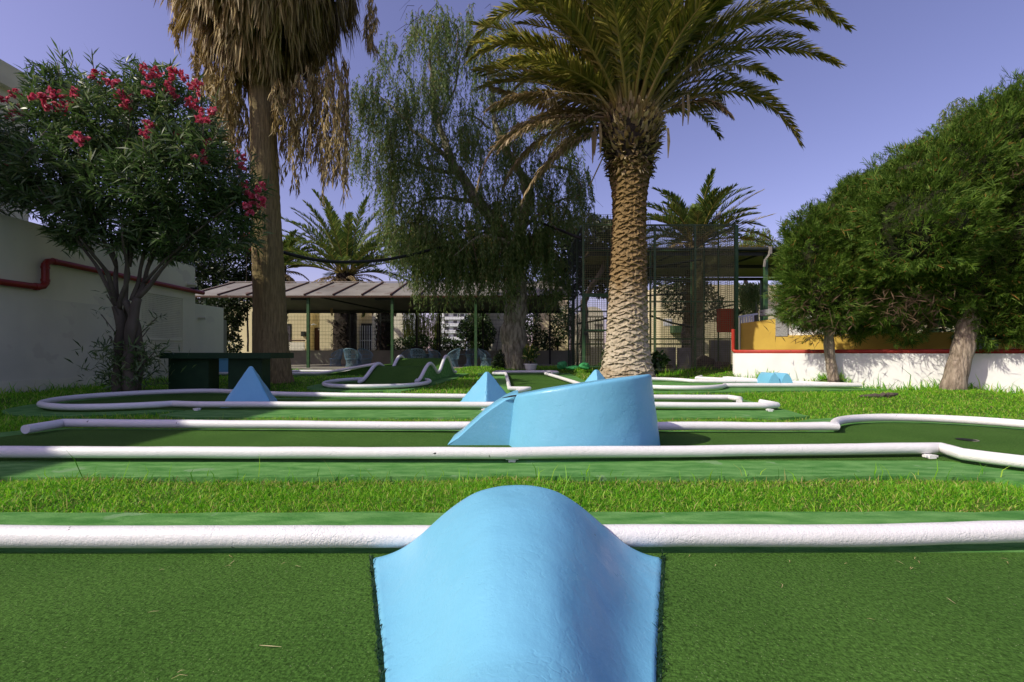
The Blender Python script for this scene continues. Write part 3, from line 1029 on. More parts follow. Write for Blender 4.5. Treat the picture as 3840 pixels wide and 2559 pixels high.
ann = MB().box((-12.5, 15.0, -.2), (-10.52, 16.6, 2.49))
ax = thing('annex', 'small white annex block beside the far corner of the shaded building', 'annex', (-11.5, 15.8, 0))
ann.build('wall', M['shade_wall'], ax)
MB().tube([(-10.55, 15.3, 2.02), (-10.28, 15.3, 2.02)], .045, 12).build('water_spout', M['shade_wall'], ax, smooth=True)
mb = MB()
for i in range(4):
    mb.box((-13, 17.8, -.1 + i * .56), (-11.28, 18.0, .452 + i * .56))
    mb.box((-13, 17.81, .45 + i * .56), (-11.30, 17.99, .462 + i * .56))
tag(mb.build('block_wall', M['grey_wall']), 'grey block wall in the shade beyond the white annex', 'wall')

# ================================================================== table tennis table
tb = thing('table', 'dark green concrete table-tennis table standing on two blocks in the shade', 'table', (-6.6, 10.0, .05))
mb = MB().box((-7.42, 9.58, .74), (-5.08, 10.6, .862))
mb.build('table_top', M['stripe_green'], tb)
for x0, x1 in ((-7.36, -6.5), (-6.08, -5.36)):
    MB().box((x0, 9.75, .0), (x1, 10.1, .739)).build('leg', M['stripe_green'], tb)

# ================================================================== pergola
ter = MB().box((-14.5, 19.35, -.2), (3.4, 26.1, .2))
tag(ter.build('terrace', M['terrace']), kind='structure', label='terrace floor under the long pergola')
tag(MB().box((-14.5, 19.15, -.2), (3.4, 19.345, .215)).build('terrace_kerb', M['concrete']), kind='structure')
pg = thing('pergola', 'long open pergola with a sheet roof on green posts over the terrace', 'pergola', (-5.8, 22.5, .2))
x0, x1 = -14.2, 2.75
EV, RD, BV = (19.6, 3.30), (22.8, 4.32), (25.8, 3.25)


def slope(a, b, xa0, xa1, xb0, xb1, dz0, dz1, name, mat):
    mb = MB()
    V = [(xa0, a[0], a[1] + dz0), (xa1, a[0], a[1] + dz0), (xb1, b[0], b[1] + dz0), (xb0, b[0], b[1] + dz0)]
    V += [(v[0], v[1], v[2] - dz0 + dz1) for v in V]
    mb.add(V, [(0, 1, 2, 3), (7, 6, 5, 4), (0, 4, 5, 1), (1, 5, 6, 2), (2, 6, 7, 3), (3, 7, 4, 0)])
    return mb.build(name, mat, pg)


slope(EV, RD, x0, x1, x0, 2.1, .03, 0, 'roof_sheet', M['roof'])
slope(BV, RD, x0, x1, x0, 2.1, .03, 0, 'roof_sheet', M['roof'])
slope(EV, RD, x0, x1, x0, 2.1, -.004, -.03, 'soffit', M['soffit'])
slope(BV, RD, x0, x1, x0, 2.1, -.004, -.03, 'soffit', M['soffit'])
for k in range(14):
    x = -13.9 + k * 1.24
    xr = min(x, 2.05)
    MB().bar((x, EV[0] - .03, EV[1] + .055), (xr, RD[0], RD[1] + .055), .055).build('rafter', M['brown_wood'], pg)
MB().bar((x0, RD[0], RD[1] + .075), (2.1, RD[0], RD[1] + .075), .05).build('ridge_bar', M['concrete'], pg)
mb = MB()
mb.bar((x0, EV[0] - .03, EV[1] - .035), (x1, EV[0] - .03, EV[1] - .035), .05, .07)
mb.build('eave_beam', M['brown_wood'], pg)
MB().bar((x0, BV[0] - .1, BV[1] - .1), (x1, BV[0] - .1, BV[1] - .1), .10, .14).build('back_beam', M['dark_metal'], pg)
for px in (770, 1156, 1471, 1784, 2150):
    x = (px - CX) / F * 19.75
    mb = MB().box((x - .055, 19.70, .2), (x + .055, 19.81, EV[1] - .03))
    mb.build('post', M['metal_green'], pg)
    MB().bar((x - .75, 19.75, EV[1] - .12), (x, 19.75, EV[1] - .12), .05, .09).build('bracket_arm', M['dark_metal'], pg)
for px in (950, 1312, 1563, 1648, 1811, 2062):
    x = (px - CX) / F * 25.5
    MB().box((x - .05, 25.45, .2), (x + .05, 25.55, BV[1] - .1)).build('post', M['dark_metal'], pg)
mb = MB()
mb.bar((-8.6, 20.0, 3.33), (-7.2, 25.6, 3.22), .07)
mb.build('tie_beam', M['dark_metal'], pg)

lw = MB().box((-14.5, 26.1, -.1), (3.6, 26.3, .95))
lw.box((-14.5, 26.05, .951), (3.6, 26.35, .985))
tag(lw.build('low_wall', M['grey_wall']), 'low grey wall along the back of the terrace, under the wire fence', 'wall')
fn = thing('wire_fence', 'tall welded wire fence on the low wall behind the terrace', 'fence', (-5.5, 26.2, .98))
mb = MB()
for x in np.arange(-13.2, 3.5, .085):
    mb.box((x - .004, 26.196, .99), (x + .004, 26.204, 3.05))
for z in list(np.arange(1.02, 3.06, .21)) + [1.07, 1.91, 2.75]:
    mb.box((-13.3, 26.205, z - .005), (3.5, 26.213, z + .005))
mb.build('wire_panel', M['wire_dark'], fn)
for px in (1335, 1425, 1640, 1905):
    x = (px - CX) / F * 26.2
    MB().box((x - .03, 26.215, .98), (x + .03, 26.27, 3.1)).build('post', M['dark_metal'], fn)

# ------------------------------------------------------------------ wicker chairs and tables
def make_chair():
    t = thing('wicker_chair', '', 'chair', (0, 0, 0), 'blue wicker chairs on the terrace')
    N = 40
    ang = lambda f: -math.pi * .02 + f * math.pi * 2 * .62          # open at the front (-y)

    def back(f, s):       # f round the tub, s up
        a = math.radians(-20) + f * math.radians(220)
        fr = math.sin(math.pi * f)
        top = .50 + .34 * fr ** .7
        z = .36 + (top - .36) * s
        r = .27 + .075 * s
        return (r * math.cos(a), r * math.sin(a) * 1.0, z)

    def base(f, s):
        a = f * 2 * math.pi
        r = .25 - .035 * math.sin(math.pi * s) + .02 * (1 - s)
        return (r * math.cos(a), r * math.sin(a), .01 + .35 * s)
    for nm, fn_, n, kk in (('backrest', back, 18, .16), ('tub_base', base, 22, .12)):
        mb = MB()
        for sg in (-1, 1):
            for i in range(-6, n + 6):
                P = [fn_((i + sg * s * kk * n) / n, s) for s in np.linspace(0, 1, 7) if nm == 'tub_base' or 0 <= (i + sg * s * kk * n) / n <= 1]
                if len(P) > 1 and (nm == 'backrest' or 0 <= i < n):
                    mb.tube(P, .0068, 4, caps=False)
        if nm == 'backrest':
            for i in range(0, n + 1, 2):
                mb.tube([fn_(i / n, s) for s in np.linspace(0, 1, 4)], .005, 4, caps=False)
        mb.build(nm, M['wicker'], t)
    mb = MB().tube([back(f, 1) for f in np.linspace(0, 1, 24)], .02, 8)
    mb.build('rim', M['wicker'], t, smooth=True)
    mb = MB().lathe([(.01, .385), (.24, .385), (.275, .37), (.27, .345), (.01, .345)], (0, 0, 0), 24)
    mb.build('seat', M['wicker'], t, smooth=True)
    return t


ch = make_chair()
spots = [(1258, 21.8, -.9, 'wicker chair at the left of the terrace, side-on with its back to the left'),
         (1318, 21.0, 3.05, 'wicker chair with its round back to the lawn, middle of the left group'),
         (1372, 21.6, 1.0, 'wicker chair leaning back to the right, in the leftmost chair group'),
         (1523, 22.4, -.8, 'wicker chair at the left of the group partly hidden by the felt hump'),
         (1566, 21.6, 3.2, 'wicker chair with its back to the lawn, just above the felt hump'),
         (1632, 22.2, 1.1, 'wicker chair facing left before the dark board, right of the felt hump group'),
         (1698, 20.8, -1.9, 'wicker chair lit by the sun, nearest the lawn, beside the round table'),
         (1772, 23.2, .1, 'wicker chair behind the round blue table, facing the lawn'),
         (1822, 21.3, 1.3, 'wicker chair right of the round blue table, behind the green post')]
for i, (px, d, rz, lab) in enumerate(spots):
    loc = ((px - CX) / F * d, d, .2)
    if i == 0:
        ch.location = loc
        ch.rotation_euler = (0, 0, rz)
        ch['label'] = lab
    else:
        dup(ch, loc, rz, lab)
for px, d, lab in ((1345, 22.6, 'round dark table amid the leftmost wicker chairs'), (1600, 22.9, 'round dark table before the black board on the terrace'), (1757, 21.9, 'round blue table between the sunlit wicker chairs')):
    x = (px - CX) / F * d
    t = thing('round_table', lab, 'table', (x, d, .2), 'round tables on the terrace')
    MB().lathe([(.01, .56), (.50, .56), (.52, .575), (.50, .59), (.01, .59)], (x, d, .2), 32).build('table_top', M['wicker'], t, smooth=True)
    MB().lathe([(.22, .0), (.10, .15), (.09, .4), (.2, .56)], (x, d, .2), 20).build('pedestal', M['wicker'], t, smooth=True)
x = (1563 - CX) / F * 24.8
bb = thing('black_board', 'black upright board on short legs against the low terrace wall', 'board', (x, 24.8, .2))
MB().box((x - .30, 24.75, .62), (x + .32, 24.82, 1.18)).build('panel', M['cable'], bb)
for s in (-.24, .26):
    MB().box((x + s - .02, 24.76, .2), (x + s + .02, 24.81, .62)).build('leg', M['cable'], bb)

# ================================================================== aviary cage
cg = thing('aviary', 'tall green framed wire aviary behind the big date palm', 'aviary', (4.7, 16.3, .3))
X0, X1, Y0, Y1, ZT = 2.25, 7.12, 14.5, 18.1, 4.92
ZB = .28


def post(x, y, z0=ZB, z1=ZT, w=.06, m='metal_green'):
    MB().box((x - w / 2, y - w / 2, z0), (x + w / 2, y + w / 2, z1)).build('post', M[m], cg)


for px in (2187, 2288, 2455, 2606):
    post((px - CX) / F * Y0, Y0, z1=ZT if px != 2288 else 2.75)
post(X1 + .02, Y0, w=.10)
for x in (X0, 3.8, 5.5, X1):
    post(x, Y1, w=.05)
for y in (15.7, 16.9):
    post(X0, y, w=.045)
    post(X1, y, w=.045)
for a, b in (((X0, Y0, ZT), (X1, Y0, ZT)), ((X0, Y1, ZT), (X1, Y1, ZT)), ((X0, Y0, ZT), (X0, Y1, ZT)), ((X1, Y0, ZT), (X1, Y1, ZT)), ((4.6, Y0, ZT), (4.6, Y1, ZT)),
             ((3.2, Y0, 2.48), (X1, Y0, 2.48)), ((3.2, Y0, 1.30), (X1, Y0, 1.30)), ((X0, Y0, 2.72), (3.2, Y0, 2.72)), ((X0, Y0, .33), (X1, Y0, .33)),
             ((X0, Y1, 2.5), (X1, Y1, 2.5)), ((X0, Y1, 1.2), (X1, Y1, 1.2)), ((X0, Y0, 2.4), (X0, Y1, 2.4)), ((X1, Y0, 2.4), (X1, Y1, 2.4)), ((X0, Y1, 3.8), (X1, Y1, 3.8))):
    MB().bar(a, b, .045).build('rail', M['metal_green'], cg)
S = .068
W_ = .0038


def grid(name, o, u, v, nu, nv, mat, parent, w=W_):
    mb = MB()
    o, u, v = np.array(o, float), np.array(u, float), np.array(v, float)
    for i in range(nu + 1):
        p = o + u * i / nu
        mb.bar(p, p + v, w * 2)
    for i in range(nv + 1):
        p = o + v * i / nv
        mb.bar(p, p + u, w * 2)
    return mb.build(name, mat, parent)


H_ = ZT - ZB
grid('wire_panel', (3.2, Y0 - .03, ZB), (X1 - 3.2, 0, 0), (0, 0, H_), int((X1 - 3.2) / S), int(H_ / S), M['wire'], cg)
grid('wire_panel', (X0, Y0 - .03, 2.75), (.95, 0, 0), (0, 0, 5.25 - 2.75), int(.95 / S), int(2.5 / S), M['wire'], cg)
grid('wire_panel', (3.2, Y0 - .03, ZT), (1.2, 0, 0), (0, 0, .32), 17, 5, M['wire'], cg)
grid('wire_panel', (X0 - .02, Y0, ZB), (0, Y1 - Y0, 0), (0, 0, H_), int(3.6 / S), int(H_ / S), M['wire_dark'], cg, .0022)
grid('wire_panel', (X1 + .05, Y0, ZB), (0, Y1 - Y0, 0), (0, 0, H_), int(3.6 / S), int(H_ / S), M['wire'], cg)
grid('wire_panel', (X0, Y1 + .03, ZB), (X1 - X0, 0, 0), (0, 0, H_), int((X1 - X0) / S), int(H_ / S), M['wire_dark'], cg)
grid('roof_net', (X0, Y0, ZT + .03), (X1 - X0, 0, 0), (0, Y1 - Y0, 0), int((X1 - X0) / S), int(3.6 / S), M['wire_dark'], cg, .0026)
dr = MB()
for a, b in (((2.30, Y0 - .05, .40), (2.30, Y0 - .05, 2.66)), ((3.12, Y0 - .05, .40), (3.12, Y0 - .05, 2.66)), ((2.28, Y0 - .05, 2.66), (3.14, Y0 - .05, 2.66)), ((2.28, Y0 - .05, .42), (3.14, Y0 - .05, .42)), ((2.28, Y0 - .05, 1.57), (3.14, Y0 - .05, 1.57))):
    dr.bar(a, b, .05)
dr = dr.build('door', M['metal_green'], cg)
grid('wire_panel', (2.3, Y0 - .06, .42), (.82, 0, 0), (0, 0, 2.24), 12, 33, M['wire'], dr)
MB().box((2.27, Y0 - .12, 1.42), (2.37, Y0 - .07, 1.50)).build('latch', M['dark_metal'], dr)
# perches and low blocks inside
mb = MB()
for a, b in (((2.9, 16.4, 2.9), (6.6, 17.2, 3.1)), ((4.2, 15.6, 3.5), (6.9, 17.6, 3.6)), ((4.6, 15.2, 2.1), (6.3, 15.9, 1.75)), ((3.6, 17.4, 3.9), (6.8, 16.3, 4.2)), ((2.6, 17.8, 2.0), (3.8, 15.6, 2.2))):
    mb.tube([a, tuple((np.array(a) + np.array(b)) / 2 + np.array([0, 0, -.05])), b], .035, 8)
mb.build('perch', M['dark_metal'], cg, smooth=True)
for px0, px1, d, zt, nm in ((2458, 2535, 17.3, 1.06, 'left'), (2545, 2592, 17.0, 1.04, 'mid'), (2665, 2740, 17.6, 1.35, 'right')):
    a, b = (px0 - CX) / F * d, (px1 - CX) / F * d
    tag(MB().box((a, d, .1), (b, d + .18, zt)).build('slab', M['concrete']), {'left': 'wide pale grey slab standing inside the aviary right of the palm trunk', 'mid': 'narrow grey slab inside the aviary behind the middle post', 'right': 'tall grey slab inside the aviary under the red box'}[nm], 'slab', 'grey slabs inside the aviary')


def rock(c, r, mat, label, group, cat='rock'):
    mb = MB()
    V, fs = [], []
    a, b = 16, 10
    for i in range(b + 1):
        t_ = math.pi * i / b
        for k in range(a):
            p = 2 * math.pi * k / a
            q = np.array([math.sin(t_) * math.cos(p), math.sin(t_) * math.sin(p), math.cos(t_)])
            q = q * (1 + .35 * mnoise.noise(tuple(q * 1.7 + c)))
            V.append(c + q * r)
    fs = [(i * a + k, i * a + (k + 1) % a, (i + 1) * a + (k + 1) % a, (i + 1) * a + k) for i in range(b) for k in range(a)]
    mb.add(V, fs)
    tag(mb.build('rock', M[mat]), label, cat, group)


rock(at(2108, 1370, 15.5), np.array([.17, .15, .13]), 'rock_green', 'green painted stone by the corner of the aviary, left of its twin', 'green painted stones')
rock(at(2192, 1374, 14.15), np.array([.16, .13, .11]), 'rock_green', 'green painted stone right before the aviary door', 'green painted stones')
rock(at(2150, 1380, 15.0), np.array([.22, .12, .07]), 'rock_green', 'low flat green painted stone between two taller green stones', 'green painted stones')
rock(at(2640, 1368, 15.2), np.array([.36, .26, .28]), 'rock', 'biggest brown rock inside the aviary, at its front', 'brown rocks inside the aviary')
rock(at(2705, 1378, 14.9), np.array([.32, .22, .18]), 'rock', 'brown rock inside the aviary below the red box', 'brown rocks inside the aviary')
rock(at(2480, 1376, 16.0), np.array([.36, .26, .22]), 'rock', 'brown rock inside the aviary beside the palm foot', 'brown rocks inside the aviary')

c = at(2718, 1206, 15.0)
rb = thing('cabinet', 'red metal cabinet hanging in the right corner of the aviary', 'cabinet', c)
MB().box((c[0] - .24, 14.8, c[2] - .36), (c[0] + .24, 15.05, c[2] + .36)).build('body', M['red_box'], rb)
MB().box((c[0] - .26, 14.78, c[2] + .362), (c[0] + .26, 15.07, c[2] + .40)).build('lid', M['red_box'], rb)
MB().box((c[0] - .235, 14.785, c[2] - .33), (c[0] - .01, 14.798, c[2] + .30)).build('door', M['red_box'], rb)

# ================================================================== canopy behind the aviary
cn = thing('canopy', 'high flat canopy with beige sheets on dark green posts behind the aviary', 'canopy', (9, 22, .2))
mb = MB()
V = [(3.4, 20, 5.40), (17, 20, 5.40), (17, 24.5, 4.92), (3.4, 24.5, 4.92)]
V += [(a, b, z + .05) for a, b, z in V]
mb.add(V, [(3, 2, 1, 0), (4, 5, 6, 7), (0, 1, 5, 4), (1, 2, 6, 5), (2, 3, 7, 6), (3, 0, 4, 7)])
mb.build('roof_sheet', M['awning'], cn)
MB().tube([(3.3, 19.92, 5.38), (17, 19.92, 5.38)], .09, 12).build('gutter', M['dark_metal'], cn, smooth=True)
dx = (2885 - CX) / F * 19.9
mb = MB().bar((dx, 19.84, 5.48), (dx, 19.84, 5.16), .11)
mb.bar((dx, 19.84, 5.20), (dx - .17, 19.92, 4.92), .075)
mb.bar((dx - .17, 19.92, 4.95), (dx - .20, 19.95, 4.62), .07)
mb.build('downpipe', M['concrete'], cn)
for y, z in ((20.1, 5.22), (22.2, 5.05), (24.4, 4.80)):
    MB().bar((3.4, y, z), (17, y, z), .09, .16).build('beam', M['dark_metal'], cn)
for xa in (3.6, 7.4, 11.2, 15.2):
    MB().bar((xa - 1.8, 24.4, 4.83), (xa, 20.1, 5.27), .06, .08).build('brace', M['dark_metal'], cn)
for px, d in ((2871, 20.1), (2857, 24.4), (2330, 20.1), (3150, 20.1)):
    x = (px - CX) / F * d
    MB().box((x - .07, d - .07, .2), (x + .07, d + .07, 5.2 if d < 21 else 4.8)).build('post', M['metal_green'], cn)

# ================================================================== walls at the right
def along(A, B):
    A, B = np.array(A, float), np.array(B, float)
    u = unit(B - A)
    return A, u, np.array([-u[1], u[0]]), np.linalg.norm(B - A)


A, u, nrm, ln = along(WA, WB)
ww = thing('garden_wall', 'low white garden wall with a red pipe on top, behind the two clipped cypresses', 'wall', (A[0], A[1], 0))
q = lambda s, o: tuple(A + u * s + nrm * o)
edge = [q(0.06, 0), q(ln, 0), q(ln, .22), q(.06, .22), q(0, .16), q(0, .06)]
MB().prism(edge, -.2, .845).build('wall', M['white_wall'], ww)
pts = [(*q(-.02, .18), 1.50), (*q(-.02, .18), 1.0), (*q(-.02, .18), .94), (*q(.02, .17), .90), (*q(.08, .15), .893)] + [(*q(s, .10), .893) for s in np.linspace(.2, ln, 12)]
rp = MB().tube(pts, .046, 14).build('pipe', M['red'], ww, smooth=True)
for s in (1.7, 3.4, 5.1):
    MB().tube([(*q(s, .10), .893), (*q(s + .05, .10), .893)], .056, 14).build('pipe_collar', M['red'], rp, smooth=True)

A2, u2, n2, l2 = along((7.35, 14.65), (13.2, 9.6))
q2 = lambda s, o: tuple(A2 + u2 * s + n2 * o)
yw = thing('yellow_wall', 'stepped yellow wall with grey granite blocks behind the white garden wall', 'wall', (A2[0], A2[1], 0))
mb = MB().prism([q2(0, 0), q2(1.0, 0), q2(1.0, .25), q2(0, .25)], -.1, lambda x, y: 1.80 + .10 * (math.dist((x, y), A2)))
mb.prism([q2(1.002, 0), q2(l2, 0), q2(l2, .25), q2(1.002, .25)], -.1, 1.385)
mb.build('wall', M['yellow'], yw)
mb = MB().prism([q2(1.0, -.02), q2(1.32, -.02), q2(1.32, .27), q2(1.0, .27)], 1.36, 2.02)
mb.prism([q2(.55, .0), q2(1.8, .0), q2(1.8, .35), q2(.55, .35)], 2.021, lambda x, y: 2.12 + .12 * math.dist((x, y), A2))
mb.build('granite_block', M['granite'], yw)
mb = MB().prism([q2(4.9, -.03), q2(5.7, -.03), q2(5.7, .2), q2(4.9, .2)], .80, 1.30)
mb.build('granite_block', M['granite'], yw)
rl = thing('railing', 'white metal railing standing on the yellow wall beside the granite block', 'railing', (*q2(2, .1), 1.39))
mb = MB()
for k in range(24):
    s = 1.36 + k * .098
    p = q2(s, .08)
    mb.box((p[0] - .033, p[1] - .033, 1.42), (p[0] + .033, p[1] + .033, 2.02))
mb.build('bar', M['white_wall'], rl)
for z in (1.405, 2.03):
    MB().bar((*q2(1.34, .08), z), (*q2(3.75, .08), z), .05).build('rail', M['white_wall'], rl)
A3 = np.array([7.0, 15.4])
rl = thing('railing', 'small white slatted gate post railing between aviary and yellow wall', 'railing', (7.5, 15.3, .5))
mb = MB()
for k in range(7):
    x = 7.55 + k * .085
    mb.box((x - .025, 15.2, .95), (x + .025, 15.24, 2.02 + k * .015))
mb.build('bar', M['tower'], rl)
MB().bar((7.5, 15.2, 2.05), (8.3, 15.4, 2.17), .06).build('rail', M['tower'], rl)
MB().box((7.5, 15.25, -.1), (8.2, 15.4, .92)).build('base', M['tower'], rl)

# ================================================================== houses beyond the fence
GB = 'houses beyond the wire fence'


def facade(px, d):
    return (px - CX) / F * d


d = 34.0
ha = thing('house', 'cream house with a brown door seen through the fence behind the fan palm trunk', 'house', (-14.5, d, 0), GB)
fx = lambda p: facade(p, d)
zy = lambda py: EYE - (py - YH) / F * d
mb = MB().box((fx(800), d, -.1), (fx(1160), d + 6, 4.7))
mb.box((fx(1160), d + .9, -.1), (fx(1206), d + 6, 4.7))
mb.box((fx(1206), d - .35, -.1), (fx(1330), d + 6, 4.7))
mb.build('wall', M['cream'], ha)
ddr = MB().box((fx(1162), d + .82, .05), (fx(1205), d + .88, zy(1228))).build('door', M['brown_wood'], ha)
MB().box((fx(1175), d + .80, zy(1236)), (fx(1181), d + .818, zy(1232))).build('number_plate', M['tower'], ddr)
MB().lathe([(.01, -.05), (.18, -.04), (.2, .02), (.01, .06)], (fx(1178), d - .05, zy(1218)), 16).build('lamp', M['tower'], ha, smooth=True)
wn = MB().box((fx(1066), d - .04, zy(1310)), (fx(1092), d - .005, zy(1215))).build('window', M['dark_metal'], ha)
MB().box((fx(1068), d - .05, zy(1280)), (fx(1090), d - .042, zy(1222))).build('pane', M['glass'], wn)
MB().box((fx(1134), d - .25, zy(1262)), (fx(1147), d - .02, zy(1244))).build('letter_box', M['dark_metal'], ha)
MB().box((fx(1097), d - .5, zy(1281)), (fx(1154), d - .38, zy(1276))).build('handrail', M['brown_wood'], ha)
MB().box((fx(1096), d - .5, -.1), (fx(1154), d - .4, zy(1284))).build('parapet', M['cream_white'], ha)
d = 35.0
hb = thing('house', 'cream house with a white barred gate seen between two dark palm trunks', 'house', (-9.6, d, 0), GB)
MB().box((fx(1395), d, -.1), (fx(1512), d + 6, 4.9)).build('wall', M['cream_white'], hb)
MB().box((fx(1332), d + .8, -.1), (fx(1394), d + 6, 4.7)).build('porch_wall', M['cream'], hb)
MB().box((fx(1332), d + .5, -.1), (fx(1394), d + .79, zy(1212))).build('dark_opening', M['glass'], hb)
mb = MB()
for k in range(8):
    x = fx(1334) + k * (fx(1393) - fx(1334)) / 7
    mb.box((x - .025, d - .02, 0), (x + .025, d + .03, zy(1222)))
mb.box((fx(1334), d - .03, zy(1279)), (fx(1393), d + .04, zy(1276)))
mb.build('barred_gate', M['tower'], hb)
d = 30.0
hc = thing('house', 'bright pale house wall just left of the grey tree trunk, behind the round bush', 'house', (-1, d, 0), GB)
MB().box((fx(1752), d, -.1), (fx(1965), d + 7, 4.6)).build('wall', M['cream_white'], hc)
MB().tube([(fx(1852), d - .03, 0), (fx(1876), d - .03, 2.6)], .03, 8).build('pipe', M['concrete'], hc)
hd = thing('house', 'cream house corner right of the grey tree trunk, beyond the terrace end', 'house', (2.6, d, 0), GB)
MB().box((fx(2015), d, -.1), (fx(2130), d + 6, 4.8)).build('wall', M['cream'], hd)
MB().box((fx(2018), d - .03, -.1), (fx(2075), d - .004, .9)).build('dark_base', M['dark_metal'], hd)
d = 27.0
he = thing('house', 'pale house with an arched top and a dark gate seen through the aviary door', 'house', (4.9, d, 0), GB)
P = [(fx(2180), -.1), (fx(2262), -.1), (fx(2262), zy(1175))] + [(fx(2222) + 40 / F * d * math.cos(a), zy(1175) + 24 / F * d * math.sin(a)) for a in np.linspace(.1, math.pi - .1, 10)] + [(fx(2180), zy(1175))]
mb = MB()
n = len(P)
mb.add([(x, d, z) for x, z in P] + [(x, d + 5, z) for x, z in P], [tuple(range(n)), tuple(range(2 * n - 1, n - 1, -1))] + [(i, n + i, n + (i + 1) % n, (i + 1) % n) for i in range(n)])
mb.build('wall', M['cream_white'], he)
mb = MB()
for k in range(7):
    x = fx(2200) + k * .16
    mb.box((x - .02, d - .3, .0), (x + .02, d - .26, zy(1190)))
for p in (1190, 1245, 1275):
    mb.box((fx(2198), d - .31, zy(p) - .03), (fx(2262), d - .25, zy(p) + .03))
mb.build('gate', M['dark_metal'], he)
d = 31.0
hf = thing('house', 'cream house seen through the right half of the aviary and under the canopy', 'house', (13, d, 0), GB)
MB().box((fx(2478), d, -.1), (fx(4300), d + 6, zy(1068))).build('wall', M['cream'], hf)
wn = MB().box((fx(2488), d - .04, zy(1222)), (fx(2518), d - .004, zy(1196))).build('window', M['tower'], hf)
MB().box((fx(2490), d - .05, zy(1220)), (fx(2516), d - .042, zy(1198))).build('pane', M['tower'], wn)
wn = MB().box((fx(2512), d - .8, zy(1250)), (fx(2580), d - .02, zy(1224))).build('stall_roof', M['metal_green'], hf)
d = 150.0
hg = thing('apartment_building', 'white apartment tower with stacked balconies far off, seen through the fence', 'building', (fx(1690), d, 0))
MB().box((fx(1645), d, 0), (fx(1752), d + 10, zy(1085))).build('wall', M['tower'], hg)
for i in range(7):
    z = zy(1300 - i * 25)
    MB().box((fx(1658), d - 1.6, z), (fx(1748), d - .01, z + .95)).build('balcony', M['tower'], hg)
    for p in (1668, 1700, 1726):
        MB().box((fx(p), d - .06, z + .98), (fx(p + 14), d - .02, z + 2.0)).build('window', M['glass'], hg)

# ================================================================== hanging cables
def sag(name, pts, r, label):
    P = np.array(pts, float)
    t = np.linspace(0, len(P) - 1, 40)
    from_i = np.clip(t.astype(int), 0, len(P) - 2)
    f = t - from_i
    Q = []
    for i, g in zip(from_i, f):
        p0, p1, p2, p3 = P[max(i - 1, 0)], P[i], P[i + 1], P[min(i + 2, len(P) - 1)]
        Q.append(.5 * ((2 * p1) + (p2 - p0) * g + (2 * p0 - 5 * p1 + 4 * p2 - p3) * g ** 2 + (3 * p1 - p0 - 3 * p2 + p3) * g ** 3))
    tag(MB().tube(Q, r, 10).build(name, M['cable'], smooth=True), label, 'cable')


sag('cable', [at(860, 885, 13.2), at(940, 922, 12.6), at(1062, 948, 12.4), at(1180, 975, 13), at(1300, 984, 13.6), at(1450, 974, 14.4), at(1600, 942, 15.3), at(1750, 898, 16.1), at(1905, 835, 16.7)], .048, 'thick black cable sagging from the fan palm to the weeping tree')
sag('cable', [at(1930, 822, 16.8), at(2010, 832, 16.4), at(2080, 856, 15.6), at(2150, 884, 14.8), at(2182, 896, 14.52)], .045, 'thick black cable from the weeping tree down to the aviary corner')
# ================================================================== plants
UP = np.array([0, 0, 1.0])


def bez(p0, p1, p2, n):
    t = np.linspace(0, 1, n)[:, None]
    return (1 - t) ** 2 * p0 + 2 * t * (1 - t) * p1 + t * t * p2


def resample(P, n):
    P = np.asarray(P, float)
    s = np.concatenate([[0], np.cumsum(np.linalg.norm(np.diff(P, axis=0), axis=1))])
    t = np.linspace(0, s[-1], n)
    return np.stack([np.interp(t, s, P[:, i]) for i in range(3)], 1)


def smooth_path(P, n):
    P = resample(P, n)
    for _ in range(3):
        P[1:-1] = (P[:-2] + 2 * P[1:-1] + P[2:]) / 4
    return P


def frond(mbL, mbR, P, nl=60, ll=.48, hw=.013, vee=.5, r0=.028, hang=.0, bare=.14):
    """feather leaf along the curve P"""
    P = resample(P, 22)
    mbR.tube(P, np.linspace(r0, .006, 22), 5)
    s = np.linspace(bare, .995, nl) ** .95
    i = s * 21
    k = np.clip(i.astype(int), 0, 20)
    f = (i - k)[:, None]
    C = P[k] * (1 - f) + P[k + 1] * f
    T = unit(P[k + 1] - P[k])
    side = unit(np.cross(T, UP) + 1e-4)
    nrm = np.cross(side, T)
    prof = np.interp(s, [0, bare, .25, .5, .8, 1], [.3, .35, .9, 1.0, .75, .45])
    ang = np.interp(s, [0, .3, .8, 1], [1.15, .95, .65, .35])
    for sg in (-1, 1):
        a = ang + R.normal(0, .09, nl)
        v = vee + R.normal(0, .16, nl)
        D = T * np.cos(a)[:, None] + (sg * side * np.cos(v)[:, None] + nrm * np.sin(v)[:, None]) * np.sin(a)[:, None]
        D = unit(D - UP * hang * R.uniform(.4, 1.3, nl)[:, None])
        l = (ll * prof * R.uniform(.8, 1.12, nl))[:, None]
        mid = C + D * l * .55
        tip = mid + unit(D - UP * (.18 + hang * .6)) * l * .45
        W = unit(np.cross(D, nrm) * .75 + R.normal(0, .25, (nl, 3)))
        mbL.ribbons(np.stack([C, mid, tip], 1), W, hw * np.array([.55, 1, .08]))


def curve_frond(base, az, e0, length, droop):
    n = 24
    s = np.linspace(0, 1, n)
    e = e0 - droop * s ** 1.35
    h = np.array([math.cos(az), math.sin(az), 0])
    d = np.cos(e)[:, None] * h + np.sin(e)[:, None] * UP
    return base + np.concatenate([[np.zeros(3)], np.cumsum((d[1:] + d[:-1]) / 2, 0)]) * length / (n - 1)


def mnoise_cell(k, c):
    q = np.sin(k * 12.9898 + c * 78.233) * 43758.5453
    return q - np.floor(q)


